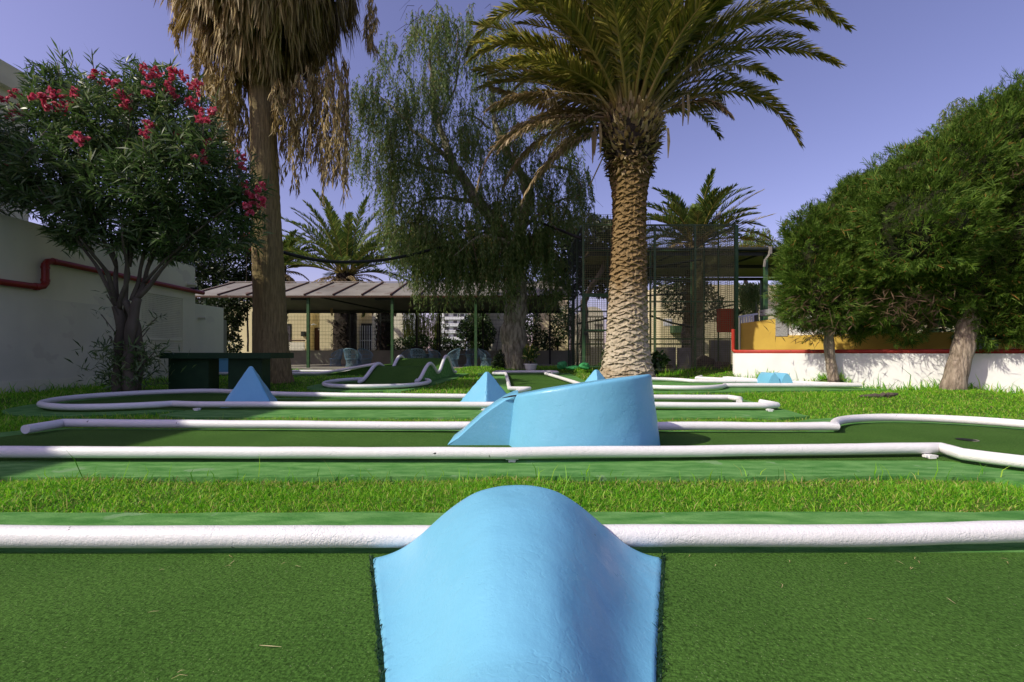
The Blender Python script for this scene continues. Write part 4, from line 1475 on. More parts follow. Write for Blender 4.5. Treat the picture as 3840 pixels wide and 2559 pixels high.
def date_trunk(c, prof, NU, rowh, depth, seed=0, nu=150, nz=330):
    """trunk clad in overlapping diamond leaf scars"""
    z = np.linspace(prof[0][0], prof[-1][0], nz)
    r = np.interp(z, [p[0] for p in prof], [p[1] for p in prof])
    u = np.linspace(0, 1, nu, endpoint=False)
    U, Zg = np.meshgrid(u, z)
    jit = np.array([[mnoise.noise((math.cos(a * 6.283) * 2.2, math.sin(a * 6.283) * 2.2, zz_ * 2.5 + seed)) for a in u] for zz_ in z])
    jit2 = np.array([[mnoise.noise((math.cos(a * 6.283) * 7, math.sin(a * 6.283) * 7, zz_ * 9 + seed)) for a in u] for zz_ in z])
    t = Zg / rowh + jit * .8
    best = np.full(U.shape, -9.0)
    bk = np.zeros(U.shape)
    k0 = np.floor(t)
    for dk in (-1, 0, 1, 2):
        k = k0 + dk
        off = (k % 2) * .5
        f = (U * NU + off + jit2 * .2 + jit * .3) % 1.0
        edge = k + .85 * (np.abs(f - .5) * 2) ** 1.4
        p = t - edge
        hgt = np.where(p >= 0, 1 - p * .62, -9)
        m_ = (p >= 0) & (edge > best)
        best = np.where(m_, edge, best)
        bk = np.where(m_, np.clip(1 - p * .6, 0, 1) * (.75 + .5 * (mnoise_cell(k, np.floor(U * NU + off)))), bk)
    dsp = depth * (bk - .4) + jit2 * depth * .45
    RR = r[:, None] + dsp
    cx = c[0] + np.interp(z, [z[0], z[-1]], [0, c[3] if len(c) > 3 else 0])
    V = np.stack([cx[:, None] + RR * np.cos(U * 2 * math.pi), c[1] + RR * np.sin(U * 2 * math.pi), Zg], -1).reshape(-1, 3)
    a = (np.arange(nz - 1)[:, None] * nu + np.arange(nu)[None, :])
    b = (np.arange(nz - 1)[:, None] * nu + (np.arange(nu)[None, :] + 1) % nu)
    mb = MB()
    mb.add(V, np.stack([a, b, b + nu, a + nu], -1).reshape(-1, 4))
    return mb


def trunkmat():
    m, nt, b = nodes('date_palm_trunk')
    b.inputs['Roughness'].default_value = .9
    b.inputs['Specular IOR Level'].default_value = .1
    geo = nt.nodes.new('ShaderNodeTexCoord')
    sep = nt.nodes.new('ShaderNodeSeparateXYZ')
    nt.links.new(geo.outputs['Object'], sep.inputs[0])
    t = tex(nt, 2.2, 5, .6)
    ma = nn(nt, 'ShaderNodeMath', operation='MULTIPLY_ADD')
    nt.links.new(t, ma.inputs[0])
    ma.inputs[1].default_value = 2.4
    nt.links.new(sep.outputs['Z'], ma.inputs[2])
    mr = nn(nt, 'ShaderNodeMapRange')
    mr.inputs['From Min'].default_value = .8
    mr.inputs['From Max'].default_value = 8.6
    nt.links.new(ma.outputs[0], mr.inputs['Value'])
    c = ramp(nt, mr.outputs[0], [(.0, (.33, .25, .15)), (.08, (.50, .45, .34)), (.27, (.44, .38, .27)), (.40, (.26, .185, .09)), (.68, (.21, .145, .06)), (.82, (.14, .105, .05)), (1, (.11, .085, .045))])
    k = ramp(nt, tex(nt, 11, 5, .7), [(.35, (.55, .52, .48)), (.62, (1.1, 1.08, 1.05))])
    mm = nt.nodes.new('ShaderNodeMix')
    mm.data_type = 'RGBA'
    mm.blend_type = 'MULTIPLY'
    mm.inputs[0].default_value = .8
    nt.links.new(c, mm.inputs[6])
    nt.links.new(k, mm.inputs[7])
    nt.links.new(mm.outputs[2], b.inputs['Base Color'])
    bump(nt, b, [(tex(nt, 30, 4, .7), .8, .02)])
    return m


M['date_trunk'] = trunkmat()

# ------------------------------------------------------------------ big date palm
PB = np.array([3.18, 12.64, .25])
bp = thing('palm_tree', 'big date palm with a scaly golden trunk standing in the middle of the lawn', 'palm tree', PB)
prof = [(.1, .75), (.32, .70), (.6, .63), (1.03, .555), (1.77, .51), (2.5, .475), (3.25, .455), (4.6, .41), (5.3, .44), (5.85, .53), (6.1, .56)]
date_trunk((PB[0], PB[1], 0, .10), prof, 8, .088, .075, nu=240, nz=520).build('trunk', M['date_trunk'], bp)
TX = PB[0] + .10
mb = MB()
mb.lathe([(.46, 5.75), (.57, 6.2), (.72, 6.6), (.82, 7.0), (.68, 7.35), (.35, 7.7), (.05, 7.85)], (TX, PB[1], 0), 30)
boot = mb.build('crown_base', M['dark_bark'], bp, smooth='all')
mb = MB()
n = 1100
a = R.uniform(0, 6.283, n)
z = R.uniform(5.75, 7.5, n)
rr = np.interp(z, [5.7, 6.2, 6.6, 7.0, 7.5], [.49, .60, .74, .84, .68])
C = np.stack([TX + rr * np.cos(a), PB[1] + rr * np.sin(a), z], 1)
out = np.stack([np.cos(a), np.sin(a), np.zeros(n)], 1)
e = np.interp(z, [5.7, 6.4, 7.5], [-.7, .2, 1.0]) + R.normal(0, .4, n)
D = out * np.cos(e)[:, None] + UP * np.sin(e)[:, None]
l = R.uniform(.08, .22, n)[:, None]
tan = np.stack([-np.sin(a), np.cos(a), np.zeros(n)], 1)
mb.ribbons(np.stack([C - D * .05, C + D * l * .5, C + D * l + UP * R.normal(0, .04, n)[:, None]], 1), unit(tan + R.normal(0, .2, (n, 3))), R.uniform(.02, .06, n)[:, None] * np.array([1, .8, .25]))
mb.build('boot_fibre', M['palm_dead'], boot)
mb = MB()
for i in range(46):           # cut leaf stubs
    a_ = i * 2.39996
    z_ = 6.98 + .4 * (i / 46)
    r_ = .66 - .22 * (i / 46)
    o_ = np.array([math.cos(a_), math.sin(a_), 0])
    p = np.array([TX, PB[1], z_ - .05]) + o_ * r_
    mb.bar(p - o_ * .15, p + o_ * .12 + UP * .10, .12, .05)
mb.build('leaf_stub', M['rachis_dead'], boot)

gL, gR, dL, dR = MB(), MB(), MB(), MB()
dC = 12.64


def hand(p0, p1, p2, dz1=0, dz2=0, dead=False, ll=.60, nl=130, hang=.12):
    P = bez(at(*p0, dC), at(*p1, dC + dz1), at(*p2, dC + dz2), 24)
    frond(dL if dead else gL, dR if dead else gR, P, nl=nl, ll=ll, hang=.35 if dead else hang, vee=.15 if dead else .4, hw=.026, r0=.042)


for h in (((2430, 395), (2800, 60), (3140, 240), -.4, -.8), ((2450, 430), (2840, 215), (3000, 535), -.3, -.6), ((2420, 350), (2790, -40), (3050, 105), -.8, -1.3),
          ((2420, 320), (2860, -160), (3185, 105), .6, 1.0), ((2430, 300), (2800, -300), (3120, 60), .2, .5), ((2440, 400), (2700, 150), (2910, 300), .9, 1.7),
          ((2350, 340), (1960, -200), (1750, 205), .3, .6), ((2345, 365), (1990, 40), (1765, 225), -.5, -1.0), ((2340, 400), (2120, 200), (1905, 225), -.9, -1.6),
          ((2335, 395), (2050, 210), (1935, 330), -.2, -.5), ((2350, 330), (2100, -150), (1900, -60), -1.0, -1.6), ((2380, 330), (2200, -250), (2060, -120), -1.2, -1.9),
          ((2400, 330), (2560, -250), (2750, -130), -1.2, -1.8), ((2400, 340), (2420, -200), (2480, -300), -1.0, -1.8), ((2390, 340), (2330, -200), (2280, -330), -1.1, -1.8),
          ((2420, 350), (2650, 0), (2800, -60), -1.3, -2.2)):
    hand(*h)
for h in (((2330, 440), (1990, 290), (1830, 405), -.4, -.9), ((2320, 450), (1850, 370), (1790, 700), -.3, -.5), ((2320, 470), (2010, 430), (1890, 690), .2, .4),
          ((2320, 480), (2080, 500), (1960, 745), -.5, -.7), ((2310, 460), (2100, 400), (1850, 330), .5, 1.0), ((2330, 470), (2130, 470), (2030, 650), .8, 1.3),
          ((2320, 450), (2050, 360), (1900, 520), .7, 1.2), ((2325, 465), (2000, 400), (1870, 560), -.9, -1.5), ((2460, 440), (2660, 330), (2740, 430), -.5, -1.0)):
    hand(*h, dead=True, ll=.52, nl=125)
base = np.array([TX, PB[1], 7.40])
for i in range(110):
    az = i * 2.39996 + R.normal(0, .12)
    e0 = R.uniform(.75, 1.5)
    if math.sin(az) < -.5:
        e0 = max(e0, .95)
    b0 = base + np.array([math.cos(az), math.sin(az), 0]) * .42 + UP * (R.uniform(-.25, .1) + .45 * (e0 - .75))
    frond(gL, gR, curve_frond(b0, az, e0, R.uniform(3.9, 5.0), R.uniform(.85, 1.5)), nl=96, ll=.50, hw=.023, r0=.05)
gL.build('crown', M['palm_leaf'], bp)
gR.build('leaf_stalks', M['rachis'], bp)
dL.build('dry_fronds', M['palm_dead'], bp)
dR.build('dry_leaf_stalks', M['rachis_dead'], bp)
mb = MB()           # hanging old flower stalks
for (px, py, dd, ln_) in ((2600, 215, 12.0, .85), (2690, 330, 12.9, .9), (2060, 340, 12.1, .6), (2210, 700, 12.5, .0), (2110, 480, 12.0, .7)):
    c = at(px, py, dd)
    n = 70
    D = unit(np.c_[R.normal(0, .35, (n, 2)), -np.ones(n)])
    l = R.uniform(.5, 1.0, n)[:, None] * ln_
    mid = c + unit(D + np.c_[R.normal(0, .3, (n, 2)), .5 * np.ones(n)]) * l * .35
    mb.ribbons(np.stack([np.repeat(c[None], n, 0), mid, mid + D * l * .7], 1), unit(np.cross(D, rdirs(n))), np.array([.008, .007, .003]))
    mb.tube([c, (c + np.array([TX, PB[1], 7.6])) / 2 + UP * .15, np.array([TX, PB[1], 7.5])], .018, 6)
for px, py in ((2230, 470), (2250, 465), (2222, 500), (2560, 360), (2580, 355), (2505, 480)):
    c = at(px, py, 12.0)
    mb.ribbons(np.array([[c, c - UP * .35 + (.02, 0, 0), c - UP * .8]]), np.array([[1., .3, 0]]), np.array([.03, .045, .01]))
mb.build('old_flower_stalk', M['palm_dead'], bp)

# ------------------------------------------------------------------ fan palm with its skirt of dead leaves
WB_ = np.array([-6.27, 11.9, .12])
wp = thing('palm_tree', 'tall fan palm with a thick smooth trunk and a huge skirt of dead brown leaves', 'palm tree', WB_)
zs = np.linspace(0, 11.4, 120)
rr = np.interp(zs, [0, .1, .25, .7, 1.5, 3, 4.3, 7, 8.2, 11.4], [.53, .51, .48, .44, .40, .37, .345, .305, .30, .30])
cx = WB_[0] + np.interp(zs, [0, 3, 8, 11.4], [0, -.10, -.28, -.42])
V = []
a = np.linspace(0, 6.2832, 72, endpoint=False)
for i, z_ in enumerate(zs):
    k = np.array([mnoise.noise((math.cos(b) * 3, math.sin(b) * 3, z_ * .35)) * .018 + mnoise.noise((math.cos(b) * 9, math.sin(b) * 9, z_ * .5)) * .008 for b in a])
    q = rr[i] + k + .005 * math.sin(z_ * 26)
    V.append(np.stack([cx[i] + q * np.cos(a), WB_[1] + q * np.sin(a), np.full(72, z_ + .08)], 1))
mb = MB()
mb.add(np.concatenate(V), [(i * 72 + k, i * 72 + (k + 1) % 72, (i + 1) * 72 + (k + 1) % 72, (i + 1) * 72 + k) for i in range(119) for k in range(72)])
mb.build('trunk', M['washingtonia_bark'], wp, smooth='all')
CXW = WB_[0] - .33
core = MB().lathe([(.34, 8.1), (.55, 8.5), (1.0, 9.3), (1.45, 10.2), (1.7, 11.2), (1.3, 12.0), (.3, 12.3)], (CXW, WB_[1], 0), 28)
core.build('skirt_core', M['dark_bark'], wp)
sk = MB()


def fan(h, az, nrib, length, spread, droop, wd):
    o = np.array([math.cos(az), math.sin(az), 0])
    t_ = np.array([-math.sin(az), math.cos(az), 0])
    f = np.linspace(-1, 1, nrib) * spread + R.normal(0, .10, nrib)
    D = np.sin(f)[:, None] * t_ * .62 - np.cos(f)[:, None] * UP + o * R.normal(.10, .14, nrib)[:, None] + t_ * R.normal(0, .20) + o * R.normal(.05, .20)
    D = unit(D)
    l = (length * R.uniform(.6, 1.1, nrib) * (1 - .25 * np.abs(f) / max(spread, .1)))[:, None]
    P1 = h + D * l * .35
    D2 = unit(D - UP * droop)
    P2 = P1 + D2 * l * .35 + R.normal(0, .03, (nrib, 3))
    P3 = P2 + unit(D2 - UP * droop * 1.4 + R.normal(0, .10, (nrib, 3))) * l * .3
    sk.ribbons(np.stack([np.repeat(h[None], nrib, 0), P1, P2, P3], 1), unit(t_ + R.normal(0, .3, (nrib, 3))), wd * R.uniform(.4, 1.4, nrib)[:, None] * np.array([.4, 1, .7, .08]))


for i in range(760):
    z_ = 8.25 + 3.9 * R.random() ** .9
    az = R.uniform(0, 6.283)
    r_ = np.interp(z_, [8.2, 8.8, 9.6, 10.6, 11.8, 12.3], [.40, .68, 1.2, 1.95, 2.45, 1.9]) * R.uniform(.82, 1.08)
    h = np.array([CXW + r_ * math.cos(az), WB_[1] + r_ * math.sin(az), z_])
    fan(h, az, 22, R.uniform(1.1, 1.75) * (.55 if z_ < 8.8 else .9), R.uniform(.25, .6), R.uniform(.25, .8), .024)
def strings(pts, lens, n_leaf=30, ln=.24, hw=.017):
    """ragged strings of folded leaf shreds hanging from points"""
    for p, l_ in zip(pts, lens):
        s_ = np.linspace(0, 1, n_leaf)
        ph = R.uniform(0, 6.283, 4)
        A = p - UP * (l_ * s_)[:, None] + np.stack([.07 * np.sin(s_ * 5 + ph[0]) + .03 * np.sin(s_ * 14 + ph[1]), .07 * np.sin(s_ * 5 + ph[2]), np.zeros(n_leaf)], 1)
        A = np.repeat(A, 3, 0) + R.normal(0, .018, (n_leaf * 3, 3))
        m_ = len(A)
        D = unit(np.c_[R.normal(0, .22, (m_, 2)), -np.ones(m_)])
        l = (ln * R.uniform(.5, 1.4, m_))[:, None]
        mid = A + D * l * .5
        sk.ribbons(np.stack([A, mid, mid + unit(D + R.normal(0, .22, (m_, 3))) * l * .5], 1), unit(np.cross(D, rdirs(m_))), hw * R.uniform(.5, 1.2, m_)[:, None] * np.array([.5, 1, .15]))


for (px0, px1, py0, py1, d0, d1, n, l0, l1) in ((1060, 1140, 270, 340, 11.4, 12.6, 16, 1.5, 2.8), (1130, 1300, 190, 330, 11.0, 12.8, 26, 1.6, 3.1), (1260, 1310, 180, 260, 11.6, 12.4, 7, 2.3, 3.3), (1150, 1260, 250, 330, 11.2, 12.4, 8, 2.4, 3.0),
                                                 (720, 800, 60, 200, 11.2, 12.6, 12, .9, 1.8), (790, 905, 200, 320, 11.0, 12.6, 26, 1.0, 2.0), (850, 930, 280, 340, 11.4, 12.4, 12, 1.2, 2.5), (1000, 1060, 300, 350, 11.2, 11.6, 5, .6, 1.3), (1365, 1400, -40, 60, 11.5, 12.2, 5, .8, 1.5), (650, 690, -60, 60, 11.5, 12.2, 4, .5, 1.2)):
    P = [at(R.uniform(px0, px1), R.uniform(py0, py1), R.uniform(d0, d1)) for _ in range(n)]
    strings(P, R.uniform(l0, l1, n))
sk.build('dead_leaf_skirt', M['skirt'], wp)
cr = MB()
sk2, sk = sk, cr
for i in range(60):          # living fans above the picture
    az, e = R.uniform(0, 6.283), R.uniform(-.2, 1.3)
    o = np.array([math.cos(az) * math.cos(e), math.sin(az) * math.cos(e), math.sin(e)])
    h = np.array([CXW, WB_[1], 12.2]) + o * R.uniform(1.2, 1.8)
    n = 26
    t_ = unit(np.cross(o, UP) + 1e-3)
    b_ = np.cross(t_, o)
    f = np.linspace(-1.7, 1.7, n)
    D = np.cos(f)[:, None] * o + np.sin(f)[:, None] * t_
    cr.ribbons(np.stack([np.repeat(h[None], n, 0), h + D * .5, h + D * .95 - UP * .18], 1), np.cross(D, b_), np.array([.01, .035, .004]))
    cr.ribbons(np.array([[np.array([CXW, WB_[1], 12.2]), h]]), t_[None], np.array([.02, .015]))
cr.build('crown', M['palm_leaf_green'], wp)


# ------------------------------------------------------------------ generic foliage
def blobs_sample(bl, n, shell=.55):
    """points in ellipsoids (px, py, rpx, rpy, d[, depth radius]) near their surfaces; returns points and outward directions"""
    C, Rd = [], []
    for b in bl:
        d = b[4]
        C.append(at(b[0], b[1], d))
        s = d / F
        Rd.append([b[2] * s, (b[5] if len(b) > 5 else (b[2] + b[3]) / 2 * s), b[3] * s])
    C, Rd = np.array(C), np.array(Rd)
    w = (Rd[:, 0] * Rd[:, 2] + Rd[:, 0] * Rd[:, 1] + Rd[:, 1] * Rd[:, 2])
    k = R.choice(len(bl), n, p=w / w.sum())
    D = rdirs(n)
    rad = shell + (1 - shell) * R.random(n) ** .6
    P = C[k] + D * Rd[k] * rad[:, None]
    nrm = unit(D / Rd[k])
    deep = np.zeros(n)
    for j in range(len(bl)):
        q = np.linalg.norm((P - C[j]) / Rd[j], axis=1)
        deep = np.maximum(deep, np.where(k != j, 1 - q, 0))
    ok = deep < .35
    return P[ok], nrm[ok]


def leaves(mb, P, D, ln, hw, spread=.6):
    n = len(P)
    D = unit(D + R.normal(0, spread, (n, 3)))
    l = (ln * R.uniform(.65, 1.25, n))[:, None]
    W = unit(np.cross(D, rdirs(n)))
    mid = P + D * l * .5
    mb.ribbons(np.stack([P, mid, mid + unit(D - UP * .25) * l * .5], 1), W, hw * R.uniform(.75, 1.2, n)[:, None] * np.array([.15, 1, .1]))


def limbs(root, paths, mat, name='trunk', sides=9, knob=.06):
    mb = MB()
    for pts, r0, r1 in paths:
        P = smooth_path(pts, max(14, len(pts) * 7))
        P = P + np.array([[mnoise.noise((p[0] * 2 + 3, p[1] * 2, p[2] * 2)), mnoise.noise((p[0] * 2, p[1] * 2 + 9, p[2] * 2)), 0] for p in P]) * knob
        rr = np.linspace(r0, r1, len(P)) * (1 + np.array([mnoise.noise((p[0] * 5, p[1] * 5, p[2] * 4)) for p in P]) * .18)
        mb.tube(P, rr, sides)
    return mb.build(name, mat, root, smooth='all')


# ------------------------------------------------------------------ weeping pepper tree
def weep(mb, P, n_leaf, ln, hw, length, out=None):
    n = len(P)
    L_ = length * R.uniform(.35, 1.0, n)
    h = unit(np.c_[R.normal(0, 1, (n, 2)), np.zeros(n)])
    if out is not None:
        h = unit(h * .6 + out * np.array([1, 1, 0]))
    s = np.linspace(0.02, 1, n_leaf)
    A = P[:, None, :] + h[:, None, :] * (.22 * np.sqrt(s))[None, :, None] * np.minimum(1, L_)[:, None, None] - UP * (L_[:, None] * (s ** 1.25))[:, :, None]
    A = A + R.normal(0, .02, A.shape)
    A = A.reshape(-1, 3)
    m_ = len(A)
    for rep in range(2):
        D = unit(np.c_[R.normal(0, .55, (m_, 2)), -np.ones(m_) * .9])
        l = (ln * R.uniform(.6, 1.3, m_))[:, None]
        W = unit(np.cross(D, rdirs(m_)))
        mb.ribbons(np.stack([A, A + D * l * .5, A + D * l - UP * .01], 1), W, hw * np.array([.3, 1, .1]))


pt_ = thing('pepper_tree', 'large weeping pepper tree with a furrowed grey trunk and hanging foliage', 'tree', at(1930, 1382, 16.8))
A_ = lambda px, py, o=0: at(px, py, 16.8 + o)
limbs(pt_, [([A_(1935, 1392), A_(1930, 1330), A_(1925, 1240), A_(1938, 1150), A_(1935, 1060), A_(1920, 960)], .50, .34)], M['pepper_bark'], sides=24, knob=.05)
ch_ = [([A_(1925, 1000), A_(1880, 850), A_(1760, 720), A_(1690, 600), A_(1630, 420, .4), A_(1610, 200, .3), A_(1625, 60)], .27, .02),
       ([A_(1930, 980), A_(1960, 840), A_(1985, 700), A_(1870, 520), A_(1840, 350), A_(1830, 160)], .26, .03),
       ([A_(1690, 600), A_(1560, 500), A_(1470, 400), A_(1400, 340)], .10, .015), ([A_(1720, 650), A_(1620, 640), A_(1520, 600), A_(1420, 620)], .09, .012),
       ([A_(1800, 760), A_(1660, 740), A_(1560, 760), A_(1500, 830)], .10, .012), ([A_(1985, 700), A_(2060, 620), A_(2150, 640), A_(2200, 720)], .10, .015),
       ([A_(1955, 860), A_(2050, 780), A_(2120, 740), A_(2200, 760)], .09, .015), ([A_(1890, 870), A_(1760, 850), A_(1650, 900), A_(1580, 950)], .09, .012),
       ([A_(1930, 950, -.5), A_(1900, 900, -1.3), A_(1800, 880, -1.8), A_(1700, 960, -2)], .09, .012), ([A_(1640, 460), A_(1700, 330), A_(1730, 200), A_(1740, 110)], .05, .01),
       ([A_(1840, 480), A_(1760, 430), A_(1700, 440)], .05, .01), ([A_(1935, 1350), A_(1905, 1290), A_(1890, 1220)], .12, .03)]
limbs(pt_, ch_, M['pepper_bark'], 'limbs', 8, .12)
B_ = [(1620, 120, 110, 90, 16.8), (1560, 230, 150, 100, 16.6), (1710, 180, 120, 100, 17), (1440, 340, 110, 100, 16.6), (1390, 450, 85, 120, 16.8), (1500, 470, 150, 120, 16.4), (1640, 430, 160, 160, 16.8),
      (1800, 380, 160, 180, 17), (1430, 580, 100, 100, 16.8), (1550, 680, 150, 130, 16.3), (1700, 650, 180, 170, 16.2), (1850, 620, 190, 190, 16.6), (2000, 560, 170, 170, 17), (2110, 660, 110, 140, 17.2),
      (1510, 830, 90, 90, 16.6), (1590, 900, 130, 100, 16), (1790, 860, 210, 130, 15.8), (1990, 820, 150, 140, 16.4), (2140, 760, 85, 90, 17), (1900, 250, 130, 140, 17), (1830, 90, 80, 60, 17)]
B_ = [(*b, 1.5) for b in B_]
mb = MB()
P, N_ = blobs_sample(B_, 7500, .3)
f = np.array([mnoise.noise(tuple(p * .95 + 4)) + .5 * mnoise.noise(tuple(p * 2.4)) for p in P])
k = f > np.interp(P[:, 2], [3, 6, 10, 14], [-.45, -.22, -.01, .07])
P, N_ = P[k], N_[k]
weep(mb, P, 15, .125, .0145, 1.2, N_)
for (px0, px1, py0, py1, d0, d1, n, ln_) in ((1540, 1700, 860, 1010, 16.2, 17.4, 210, 1.9), (1690, 1940, 900, 1020, 15.2, 16.4, 300, 1.7), (1940, 2060, 840, 960, 15.6, 16.6, 150, 1.2), (1500, 1640, 800, 930, 16, 17, 170, 1.6), (1960, 2140, 950, 1100, 16.5, 18, 110, 1.0)):
    P = np.array([at(R.uniform(px0, px1), R.uniform(py0, py1), R.uniform(d0, d1)) for _ in range(n)])
    weep(mb, P, 20, .125, .0155, ln_)
mb.build('crown', M['pepper_leaf'], pt_)
mb = MB()
P, N_ = blobs_sample(B_, 500, .3)
n = len(P)
D = unit(np.c_[R.normal(0, .5, (n, 2)), -np.ones(n)])
mb.ribbons(np.stack([P, P + unit(D + N_ * .8) * .3, P + unit(D + N_ * .5) * .6 + D * .4], 1), unit(np.cross(D, rdirs(n))), np.array([.010, .008, .004]))
mb.build('twigs', M['twig_brown'], pt_)

# ------------------------------------------------------------------ oleander
OB = at(460, 1460, 9.2)
ol = thing('oleander_tree', 'oleander tree full of pink-red flowers beside the shaded white building', 'tree', OB)
O = lambda px, py, o=0: at(px, py, 9.2 + o)
limbs(ol, [([O(448, 1470), O(450, 1350), O(455, 1230), O(440, 1150)], .12, .085), ([O(490, 1470, -.1), O(482, 1350, -.1), O(490, 1230, -.1), O(520, 1120)], .125, .075), ([O(515, 1460, .1), O(525, 1330), O(510, 1220), O(475, 1130)], .09, .06),
           ([O(470, 1465, .2), O(470, 1300, .2), O(480, 1150, .2)], .10, .07)], M['oleander_bark'], 'trunk', 12, .03)
br = []
for x0, y0, x1, y1, x2, y2, r in ((440, 1150, 405, 1020, 300, 900, .055), (440, 1150, 430, 1000, 420, 820, .05), (450, 1160, 480, 1020, 450, 800, .05), (475, 1140, 470, 980, 500, 780, .05), (520, 1120, 560, 980, 640, 800, .055),
                                  (520, 1120, 600, 1020, 760, 860, .05), (500, 1130, 530, 980, 560, 780, .045), (440, 1150, 340, 960, 200, 800, .045), (405, 1030, 330, 930, 150, 700, .035), (540, 1060, 700, 900, 880, 760, .03), (430, 1000, 350, 800, 300, 560, .035), (480, 1000, 520, 760, 520, 520, .035), (560, 980, 650, 760, 680, 480, .035)):
    o = R.uniform(-.6, .6)
    br.append(([O(x0, y0), O(x1, y1, o * .5), O(x2, y2, o * 1.6)], r, .012))
limbs(ol, br, M['oleander_bark'], 'limbs', 8, .04)
B_ = [(110, 570, 190, 160, 9.7), (300, 470, 150, 170, 9.9), (470, 470, 170, 170, 9.6), (640, 500, 170, 170, 9.9), (800, 690, 150, 130, 9.8), (600, 720, 230, 150, 9.6), (350, 680, 260, 160, 9.7), (110, 690, 170, 110, 9.9), (880, 800, 90, 70, 9.8), (760, 840, 170, 80, 9.9), (480, 830, 260, 90, 9.9), (700, 620, 160, 150, 9.4), (-40, 640, 130, 150, 9.8), (620, 915, 200, 55, 9.8), (860, 880, 110, 60, 9.8), (330, 880, 150, 50, 9.8), (210, 350, 60, 90, 9.7), (580, 340, 110, 80, 9.7), (930, 730, 60, 70, 9.7)]
B_ = [(*b[:4], b[4] - .55) for b in B_]
mb = MB()
P, N_ = blobs_sample(B_, 1700, .42)
n = len(P)
D = unit(N_ * .8 + UP * .75 + R.normal(0, .35, (n, 3)))
st = MB()
st.ribbons(np.stack([P - D * .25, P + D * .16], 1), unit(np.cross(D, rdirs(n))), np.array([.006, .004]))
for j in range(7):
    q = P + D * (-.22 + .06 * j)
    for k in range(3):
        leaves(mb, q + R.normal(0, .012, (n, 3)), unit(D * (.45 + .06 * j) + unit(np.cross(D, rdirs(n)))), .225, .0170, .18)
P2, N2 = blobs_sample(B_, 6500, .1)
leaves(mb, P2, N2 * .2 + UP * .2, .20, .017, .9)
for px, py in ((215, 235), (200, 290), (590, 255), (640, 250), (250, 330), (740, 300), (100, 350)):          # tall leading shoots
    c = at(px, py, 9.05)
    dn = unit(np.array([R.normal(0, .1), 0, -1.0]))
    st.tube([c, c + dn * .8], .008, 5)
    for k in range(30):
        p = c + dn * (.8 * k / 30)
        leaves(mb, p[None], unit(rdirs(1) * [1, 1, .2] + UP * .9), .26, .017, .1)
Ps, Ns = blobs_sample(B_, 150, .97)
Ps = Ps[(Ps[:, 2] > 4.2)][:46]
for c in Ps:
    dn = -unit(np.array([R.normal(0, .25), R.normal(0, .25), 1.0]))
    c = c - dn * R.uniform(.25, .6)
    st.tube([c, c + dn * .7], .007, 5)
    for k in range(20):
        leaves(mb, (c + dn * (.7 * k / 20))[None], unit(rdirs(1) * [1, 1, .2] + UP * .8), .23, .016, .1)
P3 = np.array([O(R.normal(480, 70), R.uniform(1290, 1450), R.normal(0, .25)) for _ in range(900)])
leaves(mb, P3, np.tile(UP * .6, (900, 1)), .19, .015, .7)
for x, y in ((380, 1180), (410, 1260), (560, 1230), (590, 1190), (400, 1105), (420, 1330), (580, 1320)):
    c = O(x, y, -.2)
    leaves(mb, np.repeat(c[None], 12, 0) + R.normal(0, .06, (12, 3)), np.tile(UP * .4, (12, 1)), .14, .011, .7)
    st.tube([c, (c + O(470, y + 80)) / 2 - UP * .1, O(470, y + 130)], .010, 5)
mb.build('crown', M['oleander_leaf'], ol)
st.build('shoots', M['oleander_bark'], ol)
for px, py in ((20, 372), (55, 350), (100, 415), (150, 382), (60, 432), (35, 436), (215, 352), (230, 405), (270, 345), (250, 390), (370, 292), (420, 305), (552, 268), (582, 278), (640, 318), (470, 370), (480, 392), (560, 335), (662, 282), (690, 286), (640, 348), (718, 385), (735, 328), (778, 425), (765, 442), (555, 482), (545, 505), (560, 562), (680, 505), (775, 530), (752, 592), (900, 588), (905, 622), (985, 700), (945, 715), (970, 755), (925, 700), (930, 780), (30, 615), (300, 520)):
    c = at(px, py, 9.2 - abs(R.normal(.8, .25)) * (1 if 100 < px < 900 else .3))
    s = R.uniform(.6, 1.15) * .125
    mb = MB()
    n = 95
    ctr = c + rdirs(8)[R.integers(0, 8, n)] * s * R.uniform(.4, 1, (n, 1))
    D = unit(ctr - c + R.normal(0, .05, (n, 3)))
    l = R.uniform(.6, 1.2, n)[:, None] * s * .42
    W = unit(np.cross(D, rdirs(n)))
    mb.ribbons(np.stack([ctr, ctr + D * l * .45 + rdirs(n) * .008, ctr + unit(D + R.normal(0, .6, (n, 3))) * l * .85], 1), W, (s * .27) * np.array([.6, 1, .8]))
    mb.build('flower_cluster', M['petal'], ol)

